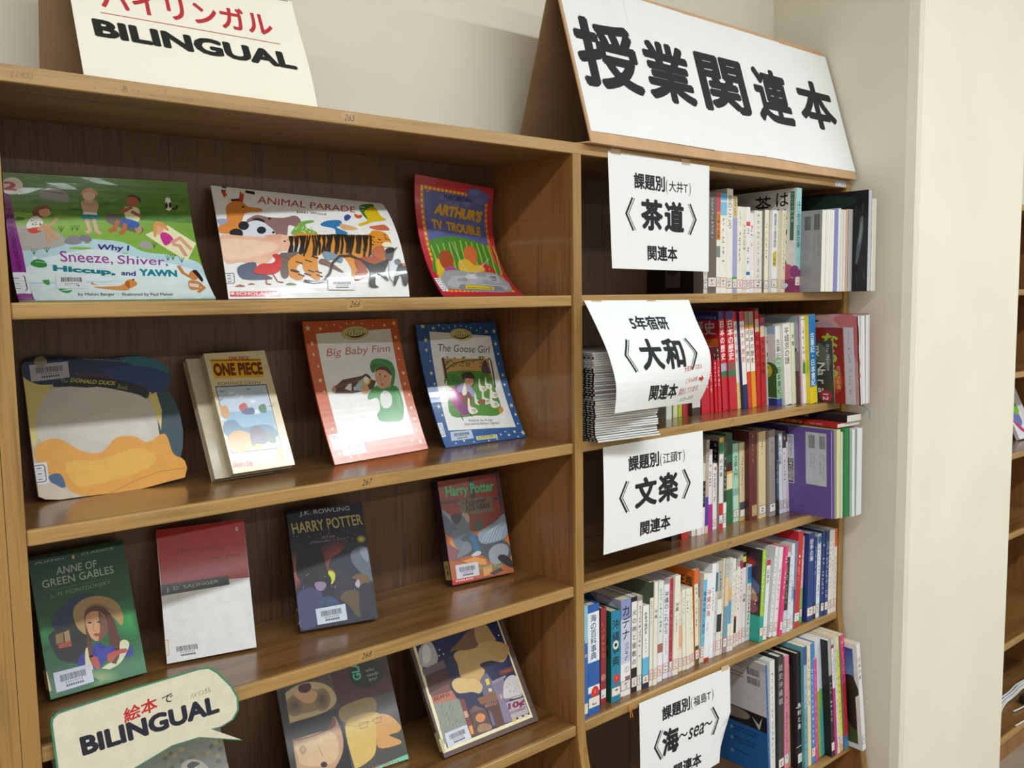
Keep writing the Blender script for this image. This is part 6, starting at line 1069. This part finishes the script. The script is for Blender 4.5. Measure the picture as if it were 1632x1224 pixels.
front_book('hp1', 'dark blue fantasy paperback with a night sky and orange glow', 17.5, art_hp1, '17152a', '0f0e1c', mat=SATIN, spine_art=lambda s: (s.raw([(0, 0), (s.W, 0), (s.W, s.H), (0, s.H)], '15121f'), s.raw([(1, 12), (s.W-1, 12), (s.W-1, 36), (1, 36)], 'c8c8c0'), s.raw([(2.5, 14), (s.W-2.5, 14), (s.W-2.5, 34), (2.5, 34)], '1c1c1c')))
front_book('hp3', 'brick-red fantasy paperback with green title and grey-blue wings', 23, art_hp3, '6c3430', '2c1c2c', spine_art=lambda s: (s.raw([(0, 0), (s.W, 0), (s.W, s.H), (0, s.H)], '2c1a2c'), s.raw([(3, 10), (s.W-1, 10), (s.W-1, 44), (3, 44)], 'b8a060'), s.text('933', (8, 30), (18, 30), (8, 36), '222', .02, raw=True), s.text('R', (9, 18), (16, 18), (9, 26), '222', .03, raw=True)))
front_book('kitchen', 'brown-framed picture book with a night city of grocery boxes, half under the shelf', 9, art_kitchen, '5a4640', '54413c', hard=True, spine_art=lambda s: (s.raw([(0, 0), (s.W, 0), (s.W, s.H), (0, s.H)], '54413a'), s.raw([(0, 12), (s.W, 12), (s.W, 44), (0, 44)], 'b0a878')))
front_book('glasses', 'picture book of four dim brown and yellow faces with a mint corner strip', 7, art_glass, '3c3834', '302c2a', hard=True, mat=SATIN)
front_book('bird', 'grey picture book mostly covered by the green-edged speech bubble card', 6, art_bird, '84887f', '74786f', mat=SATIN)
# die-cut board book: its outline is cut, so it is made from its own outline
d = FRONT['duck']; sfd0 = make_surf(d['q'], d['W'], d['H'], d['z']); bd = sfd0(0, 0, 0); sfd = lambda a, b, h: sfd0(a, b, h)-bd
md = homog(d['C'], [(0, 0), (d['W'], 0), (d['W'], d['H']), (0, d['H'])])
raw_o = [(62, 190), (90, 145), (180, 118), (300, 118), (450, 124), (560, 140), (700, 135), (800, 122), (900, 120), (1000, 145), (1070, 190), (1104, 260), (1090, 330), (1078, 348), (1125, 420), (1165, 520), (1188, 640), (1185, 760), (1170, 822), (1200, 850), (1216, 900), (1200, 965), (1100, 990), (900, 1045), (700, 1078), (480, 1100), (330, 1120), (230, 1118), (182, 1098), (150, 880), (120, 640), (90, 380)]
OUT = [md(*q) for q in raw_o]; OUT = [(a, max(b, 0)) for a, b in OUT]
t = thing('board_book', 'shaped board book with navy top, cream middle and orange lower part', 'book', tuple(bd), group='books facing out on the left bay')
def cut_sheet(name, h0, h1, mat, inset=0):
    n = len(OUT); cxx = sum(a for a, b in OUT)/n; cyy = sum(b for a, b in OUT)/n
    o_ = [(a+(cxx-a)*inset, b+(cyy-b)*inset) for a, b in OUT]
    vs = [tuple(sfd(a, b, h1)) for a, b in o_]+[tuple(sfd(a, b, h0)) for a, b in o_]; tri = tessellate_polygon([[Vector((a, b, 0)) for a, b in o_]])
    fs = [tuple(x) for x in tri]+[tuple(n+i for i in reversed(x)) for x in tri]+[(i, (i+1) % n, n+(i+1) % n, n+i) for i in range(n)]
    return mk(name, vs, fs, mat, t)
cut_sheet('front_cover', -1.2, 0, cmat('c8c0a8', .4)); cut_sheet('page_block', -3.8, -1.2, PGQ, .012); cut_sheet('back_cover', -5, -3.8, cmat('b8b098', .4))
p = Print(d['W'], d['H'], md); art_duck(p)
# keep the print inside the cut outline by clipping against it
def clip_to_outline(p, OUT):
    # fine grid of the outline as triangles; clip every piece by the outline's convex fan pieces
    tris = tessellate_polygon([[Vector((a, b, 0)) for a, b in OUT]]); res = []
    def clip(poly, cols, A, B):
        out, oc = [], []; n = len(poly); ins = lambda q: (B[0]-A[0])*(q[1]-A[1])-(B[1]-A[1])*(q[0]-A[0]) >= -1e-9
        for i in range(n):
            a, b = poly[i], poly[(i+1) % n]; ca, cb = cols[i], cols[(i+1) % n]; ia, ib = ins(a), ins(b)
            if ia: out.append(a); oc.append(ca)
            if ia != ib:
                da = (B[0]-A[0])*(a[1]-A[1])-(B[1]-A[1])*(a[0]-A[0]); db = (B[0]-A[0])*(b[1]-A[1])-(B[1]-A[1])*(b[0]-A[0]); k = da/(da-db)
                out.append((a[0]+(b[0]-a[0])*k, a[1]+(b[1]-a[1])*k)); oc.append(tuple(x+(y-x)*k for x, y in zip(ca, cb)))
        return out, oc
    T3 = []
    for tr in tris:
        q = [OUT[i] for i in tr]
        if (q[1][0]-q[0][0])*(q[2][1]-q[0][1])-(q[1][1]-q[0][1])*(q[2][0]-q[0][0]) < 0: q.reverse()
        T3.append((q, min(v[0] for v in q), max(v[0] for v in q), min(v[1] for v in q), max(v[1] for v in q)))
    for pts, cols, k in p.P:
        a0, a1, b0_, b1 = min(v[0] for v in pts), max(v[0] for v in pts), min(v[1] for v in pts), max(v[1] for v in pts)
        for q, x0, x1, y0, y1 in T3:
            if a1 < x0 or a0 > x1 or b1 < y0 or b0_ > y1: continue
            P_, C_ = list(pts), list(cols)
            for i in range(3):
                P_, C_ = clip(P_, C_, q[i], q[(i+1) % 3])
                if len(P_) < 3: break
            if len(P_) >= 3: res.append((P_, C_, k))
    p.P = res
clip_to_outline(p, OUT)
p.build('cover_print', t, sfd, SATIN)
# ---------------------------------------------------------------- paper notices taped to the shelf edges of the right bay
def sheet(name, label, W_, H_, sf, art, nu=1, nv=1, mat=PAPER, th=.25, cat='notice', tapes=(), group='paper notices on the right bay'):
    b = sf(0, H_, 0); t = thing(name, label, cat, tuple(b), group=group); g = lambda a, c, h: Vector(sf(a, c, h))-Vector(b)
    slab('paper_sheet', g, 0, W_, 0, H_, 0, th, mat, t, nu, nv)
    p = Print(W_, H_); art(p); p.build('lettering', t, lambda a, c, q: g(a, c, th+.25+q), PAPERP, cutv=nv if nv > 1 else None, cutu=nu if nu > 1 else None)
    for u_ in tapes:
        vs, fs = boxvf(u_, u_+26, H_-5, H_+6, th+.02, th+.12); mk('tape_piece', [tuple(g(*v)) for v in vs], fs, TAPE, t)
    return t
INK = '24282a'
def bracket(p, x, y, w, h, flip):
    s = -1 if flip else 1
    p.line([(x+s*w, y+h), (x, y+h/2), (x+s*w, y)], 4.6, INK, raw=True); p.line([(x+s*(w+6.5), y+h), (x+s*6.5, y+h/2), (x+s*(w+6.5), y)], 1.7, INK, raw=True)
B_ = .028
def notice(first, teacher, middle, sea=False):
    def art(p):
        if teacher: p.text(first, (67, 148), (155, 148), (67, 178), INK, B_, raw=True); p.text('(', (158, 146), (163, 146), (158, 172), INK, raw=True); p.text(teacher, (167, 150), (224, 150), (167, 171), INK, .012, raw=True); p.text(')', (228, 146), (233, 146), (228, 172), INK, raw=True)
        else: p.text(first, (92, 150), (200, 150), (92, 178), INK, B_, raw=True)
        bracket(p, 43, 72, 18, 58, False); bracket(p, 249, 72, 18, 58, True)
        if sea: p.text('海', (66, 73), (118, 73), (66, 128), INK, .036, raw=True); p.text('～', (118, 96), (146, 96), (118, 105), INK, .015, raw=True); p.text('sea', (147, 84), (200, 84), (147, 108), INK, .01, .3, raw=True); p.text('～', (200, 96), (228, 96), (200, 105), INK, .015, raw=True)
        else:
            a, b = middle; p.text(a, (84, 73), (148, 73), (84, 132), INK, .036, raw=True); p.text(b, (152, 73), (212, 73), (152, 132), INK, .036, raw=True)
        p.text('関連本', (100, 17), (190, 17), (100, 46), INK, B_, raw=True)
    return art
def flat_sheet(x0, z1, W_, y0=-1.2, tilt=0., bulge=0., rot=0.):
    def sf(a, c, h):
        s = 1-c/210.; return (x0+a+c*0*rot, y0-h-tilt*s*(1-a/W_)-bulge*math.sin(s*math.pi)*.5, z1-(210-c)*1.-a*rot)
    return sf
sheet('paper_notice', 'white notice on tea ceremony books, taped under the tented sign', 292, 210, flat_sheet(968.2, 1724.5, 292, -.6, 10, 0, .012), notice('課題別', '大井T', '茶道'), 2, 6, tapes=(8, 205))
sheet('paper_notice', 'white notice on folk theatre books hanging below the curled notice', 292, 203, lambda a, c, h: (954+a, .8-h-2*math.sin((1-c/203)*3.1), 1187-(203-c)), notice('課題別', '江頭T', '文楽'), 2, 6)
# curled one
YL = [(-.2, 0), (-30, 44), (-58, 90), (-76, 137), (-78, 165), (-74, 196)]; YR = [(-.2, 0), (-19, 40), (-38, 73), (-53, 103), (-55, 138), (-46, 170), (-28, 202)]
def prof(L, s):
    ds = [0.]
    for a, b in zip(L, L[1:]): ds.append(ds[-1]+math.hypot(b[0]-a[0], b[1]-a[1]))
    x = s*ds[-1]
    for i in range(len(L)-1):
        if x <= ds[i+1]+1e-6:
            t = (x-ds[i])/(ds[i+1]-ds[i]); P0 = L[max(i-1, 0)]; P1 = L[i]; P2 = L[i+1]; P3 = L[min(i+2, len(L)-1)]
            return tuple(.5*(2*P1[e]+(P2[e]-P0[e])*t+(2*P0[e]-5*P1[e]+4*P2[e]-P3[e])*t*t+(3*P1[e]-P0[e]-3*P2[e]+P3[e])*t**3) for e in (0, 1))
    return L[-1]
def curl(a, c, h):
    s = max(0, min(1, 1-c/212.)); L = prof(YL, s); Rr = prof(YR, s); t = a/292.; y = L[0]+(Rr[0]-L[0])*t; dz = L[1]+(Rr[1]-L[1])*t
    return (907.5+a, y-h+1., 1457.3-2.6*t-dz+h*.3)
def art_yamato(p):
    notice('5年宿研', None, '大和')(p); c = 'c03038'
    p.text('大和コースの人', (205, 66), (262, 72), (205, 77), c, -.01, .1, raw=True); p.text('こちらの本', (212, 44), (250, 48), (212, 54), c, -.01, .1, raw=True); p.raw([(255, 49), (264, 49), (264, 45), (272, 52), (264, 59), (264, 55), (255, 55)], 'c83a20')
    p.text('貸出しています。', (197, 21), (262, 28), (197, 34), c, -.01, .1, raw=True); p.text('3/23~3/31', (210, 8), (256, 13), (210, 15), '888', -.015, .1, raw=True)
sheet('paper_notice', 'curled white notice with red handwriting in its corner', 292, 212, curl, art_yamato, 10, 16, tapes=(18, 166))
def seasf(a, c, h):
    s = 1-c/205.; t = a/292.; k = max(0, t-.86)/.14*max(0, s-.5)*2
    return (1048+a-k*14, -3-h-6*s*t+k*26-10*math.sin(s*2)*(1-t)*.3, 667.5-8*t-(205-c))
sheet('paper_notice', 'white notice on sea books hanging from the lowest shelf edge', 292, 205, seasf, notice('課題別', '福島T', '海', True), 8, 8, tapes=(262,))
# speech-bubble card, left bay
def bubble():
    c = lambda x, y: (x, y)
    pts = [(10.5, 970), (11.5, 976), (17, 981), (30, 982), (110, 985.5), (190, 987), (203, 985), (214, 975), (232, 950), (240, 932), (240, 914), (232, 903), (216, 898), (202, 899), (244, 869), (186, 893), (150, 894), (100, 880), (23, 848), (14, 905)]
    t = thing('speech_bubble_card', 'cream speech bubble card with a green edge, fixed to the left bay shelf', 'sign', (120, -8, 930))
    f = lambda x, z: (x-120, z-930)
    prism('card', [f(*q) for q in pts], 0, .5, plain('green_card', '3c8a68', .5, .05), t, axis='y')
    cx_, cz_ = 120, 935; ins = [(q[0]+(cx_-q[0])*.022, q[1]+(cz_-q[1])*.04) for q in pts]
    p = Print(240, 140); p.raw([(a, b-850) for a, b in ins], 'ddd6c0')
    g = lambda a, b: (a, b-850)
    p.text('BILINGUAL', g(43, 918), g(214, 919), g(40, 943.5), '2a2c38', .045, raw=True)
    p.text('絵本', g(93, 943), g(134, 948.5), g(92, 962), 'c02a2c', .02, raw=True); p.text('で', g(140, 952), g(154, 954), g(139.5, 963), '222', .01, raw=True); p.text('バイリンガル', g(176, 948.5), g(203, 951), g(176, 956), '222', .0, raw=True)
    p.build('lettering', t, lambda a, b, q: (a-120, -.1-q, b+850-930), PAPERP)
bubble()
# ---------------------------------------------------------------- tented cardboard signs on top of the bookcase
F0, F1 = Vector((912, -16, 1731.6)), Vector((1800, -16, 1731.6)); A0, A1 = Vector((912, 79, 2044)), Vector((1800, 79, 2044)); K0, K1 = Vector((912, 186, 1731.6)), Vector((1800, 186, 1731.6))
t = thing('tented_sign', 'long tented cardboard sign with five white sheets of large black characters', 'sign', tuple(F0))
def panel(name, a, b, c, d, th, mat, parent, org):
    n = (b-a).cross(d-a).normalized()
    if n.y > 0: n = -n          # thickness grows away from the reader
    n = n*-1; th = abs(th); vs = [tuple(q-org) for q in (a, b, c, d)]+[tuple(q-org+n*th) for q in (a, b, c, d)]
    return mk(name, vs, [(0, 1, 2, 3), (7, 6, 5, 4), (0, 4, 5, 1), (1, 5, 6, 2), (2, 6, 7, 3), (3, 7, 4, 0)], mat, parent)
panel('front_panel', F0, F1, A1, A0, -3, CARD, t, F0); panel('back_panel', K0, K1, A1, A0, 3, CARDD, t, F0)
panel('bottom_flap', F0+Vector((0, 3, 2.8)), F1+Vector((0, 3, 2.8)), F1+Vector((0, 70, 2.8)), F0+Vector((-22, 70, 2.8)), 2.5, CARD, t, F0)
e1 = (F1-F0).normalized(); L_ = (F1-F0).length; e2 = (A0-F0).normalized(); nn = e1.cross(e2).normalized()
if nn.y > 0: nn = -nn
HT = (A0-F0).length; wav = random.Random(4)
TQ = homog([(352.3, 632.7), (1528.5, 803.9), (1383.9, 237.5), (171.1, -128.5)], [(0, 0), (L_, 0), (L_, HT), (0, HT)])
seams = [(212, 0, 352, 583), (495, 0, 637, 628), (735, 78, 895, 672), (985, 140, 1125, 702), (1185, 200, 1318, 738), (1383, 250, 1522, 770)]
S5_ = [(TQ(a, b), TQ(c, d)) for a, b, c, d in seams]
Lt = [(-2, HT-4), (178, HT-6), (356, HT-8), (532, HT-8), (708, HT-10), (880, HT-12)]; Lb = [S5_[i][1] for i in range(6)]
CH = [((282, 372), (562, 432), (276, 66)), ((600, 440), (812, 484), (562, 168)), ((855, 500), (1062, 526), (800, 228)), ((1105, 545), (1262, 570), (1040, 288)), ((1285, 560), (1448, 602), (1252, 346))]
def sheet_map(i):
    x0, x1 = Lb[i][0]-1.5, Lb[i+1][0]+1.5
    def f_(u_, v, h):
        s = u_; tt = v; yb = Lb[i][1]*(1-s)+Lb[i+1][1]*s; yt = Lt[i][1]*(1-s)+Lt[i+1][1]*s
        return e1*(x0*(1-s)+x1*s)+e2*(yb*(1-tt)+yt*tt)+nn*(h+.3+(i % 2)*.5+.8*math.sin(s*3.14)*(.4+.6*abs(tt-.5))+(1.6*s**6)*(.5+.5*math.sin(tt*5+i)))
    return f_, x0, x1
for i, ch in enumerate('授業関連本'):
    fm, x0, x1 = sheet_map(i); slab('paper_sheet', fm, 0, 1, 0, 1, 0, .3, PAPER, t, 8, 8)
    a, b, c = [TQ(*v) for v in CH[i]]; w = abs(b[0]-a[0]); xl = a[0]*.5+c[0]*.5; yb = (a[1]+b[1])/2
    p = Print(1, 1); U = lambda x, y: ((x-x0)/(x1-x0), (y-Lb[i][1])/(Lt[i][1]-Lb[i][1]))
    p.text(ch, U(xl, yb), U(xl+w, yb), U(xl, c[1]), INK, .033, raw=True)
    p.build('lettering', t, lambda a_, b_, q: fm(a_, b_, .5+q), PAPERP, cutv=8, cutu=8)
# the smaller tent with the paper
G0, G1, G2, G3 = Vector((103, 36, 1731.4)), Vector((396, 4, 1731.4)), Vector((384, 52, 1884)), Vector((100, 84, 1884))
t = thing('tented_sign', 'tented card with white paper and bold black lettering on the left end', 'sign', tuple(G0))
e1b = (G1-G0).normalized(); e2b = (G3-G0).normalized(); nb = e1b.cross(e2b).normalized(); WB = (G1-G0).length; HB = (G3-G0).length
if nb.y > 0: nb = -nb
def bsf(a, c, h): 
    w = 3*math.sin(c/HB*5)*(a/WB); return e1b*(a-(a/WB)*c*.03+w*.4)+e2b*c+nb*(h+1.5*math.sin(a/WB*3.1)*.3+w*.3)
slab('paper_sheet', bsf, 0, WB, 0, HB, 0, .4, CREAMP, t, 8, 10)
slab('ridge_fold', lambda a, c, h: e1b*(a-.02*a)+e2b*(HB+1)+Vector((0, 8, 0))*(h/1.)+Vector((0, -2+c*.3, c)), 0, WB, 0, 60, 0, .3, CREAMP, t, 4, 3)
panel('back_panel', G0+Vector((-28, 95, 0)), G1+Vector((0, 120, 0)), G2+Vector((0, 40, 50)), G3+Vector((-22, 20, 50)), 3, CARDD, t, G0)
BQ = homog([(408, 386), (1529, 511), (1386, 2), (308, -184)], [(0, 0), (WB, 0), (WB, HB), (0, HB)])
p = Print(WB, HB, BQ)
p.text('BILINGUAL', (455, 168), (1422, 332), (434, 80), '1e201c', .045)
a = BQ(482, 56); b = BQ(1333, 205); p.line([a, b], .9, 'c03a44', raw=True)
a = BQ(488, 40); b = BQ(1310, 180); p.text('バイリンガル', (a[0], a[1]+2), (b[0], b[1]+3), (a[0], a[1]+36), 'b83038', .022, raw=True)
p.line([(WB*.1, HB-1), (WB-6, HB-1)], 1.1, '8c8c84', raw=True)
p.build('lettering', t, lambda a, b, q: bsf(a, b, .7+q), PAPERP, cutv=10, cutu=8)
# ---------------------------------------------------------------- beyond the pillar: a leaning book and cables
t = thing('book', 'white pictured book leaning in the bookcase beyond the cream pillar', 'book', (3122, 88, 944.2), (-.42, 0, 0))
boxes('page_block', [(.6, 139.5, .5, 11.5, .6, 198)], PG, t); boxes('cover', [(0, 140, 0, .5, 0, 199), (0, 140, 11.5, 12, 0, 199), (0, .6, .5, 11.5, 0, 199)], cmat('e4e2e6', .35), t)
p = Print(140, 199); p.glow(40, 150, 36, 30, 'b8485c', 'e4e2e6'); p.S('6c7cc0', 10, 90, 60, 110, 80, 60, 30, 40); p.S('c83a78', 5, 70, 30, 60, 70, 30, 90, 10, 40, 30); p.ell(66, 110, 26, 24, '7cc83c')
p.build('cover_print', t, lambda a, b, q: (a, -q, b), GLOSS)
WC = plain('white_cable', 'd8d8d8', .45, .03)
t = thing('cable_bundle', 'loose white cables on the bottom shelf beyond the cream pillar', 'cable', (2900, 0, 83))
for i, (dy, dz) in enumerate(((0, 3), (7, 4), (14, 9), (-5, 3), (4, 11))):
    tube('cable', [(-140, -12+dy, dz), (-40, 18+dy, dz+2), (60, 12+dy, dz+6), (160, 28+dy, dz+2), (300, 10+dy, dz)], 3, WC, t)
tube('cable', [(-60, -30, 3), (0, -40, 3), (40, -38, 3), (-30, -66, 3), (10, -78, 1), (-60, -84, 3), (-160, -74, 3)], 2.4, WC, t)
t = thing('power_adapter', 'black power adapter lying among white cables beyond the cream pillar', 'adapter', (2925, -54, 86.5))
boxes('adapter_body', [(0, 88, 0, 40, 0, 22)], plain('black_plastic', '1c1a18', .4, .05), t, 3); boxes('adapter_label', [(12, 70, 8, 32, 22, 22.2)], plain('grey_label', '55534e', .5, .03), t)
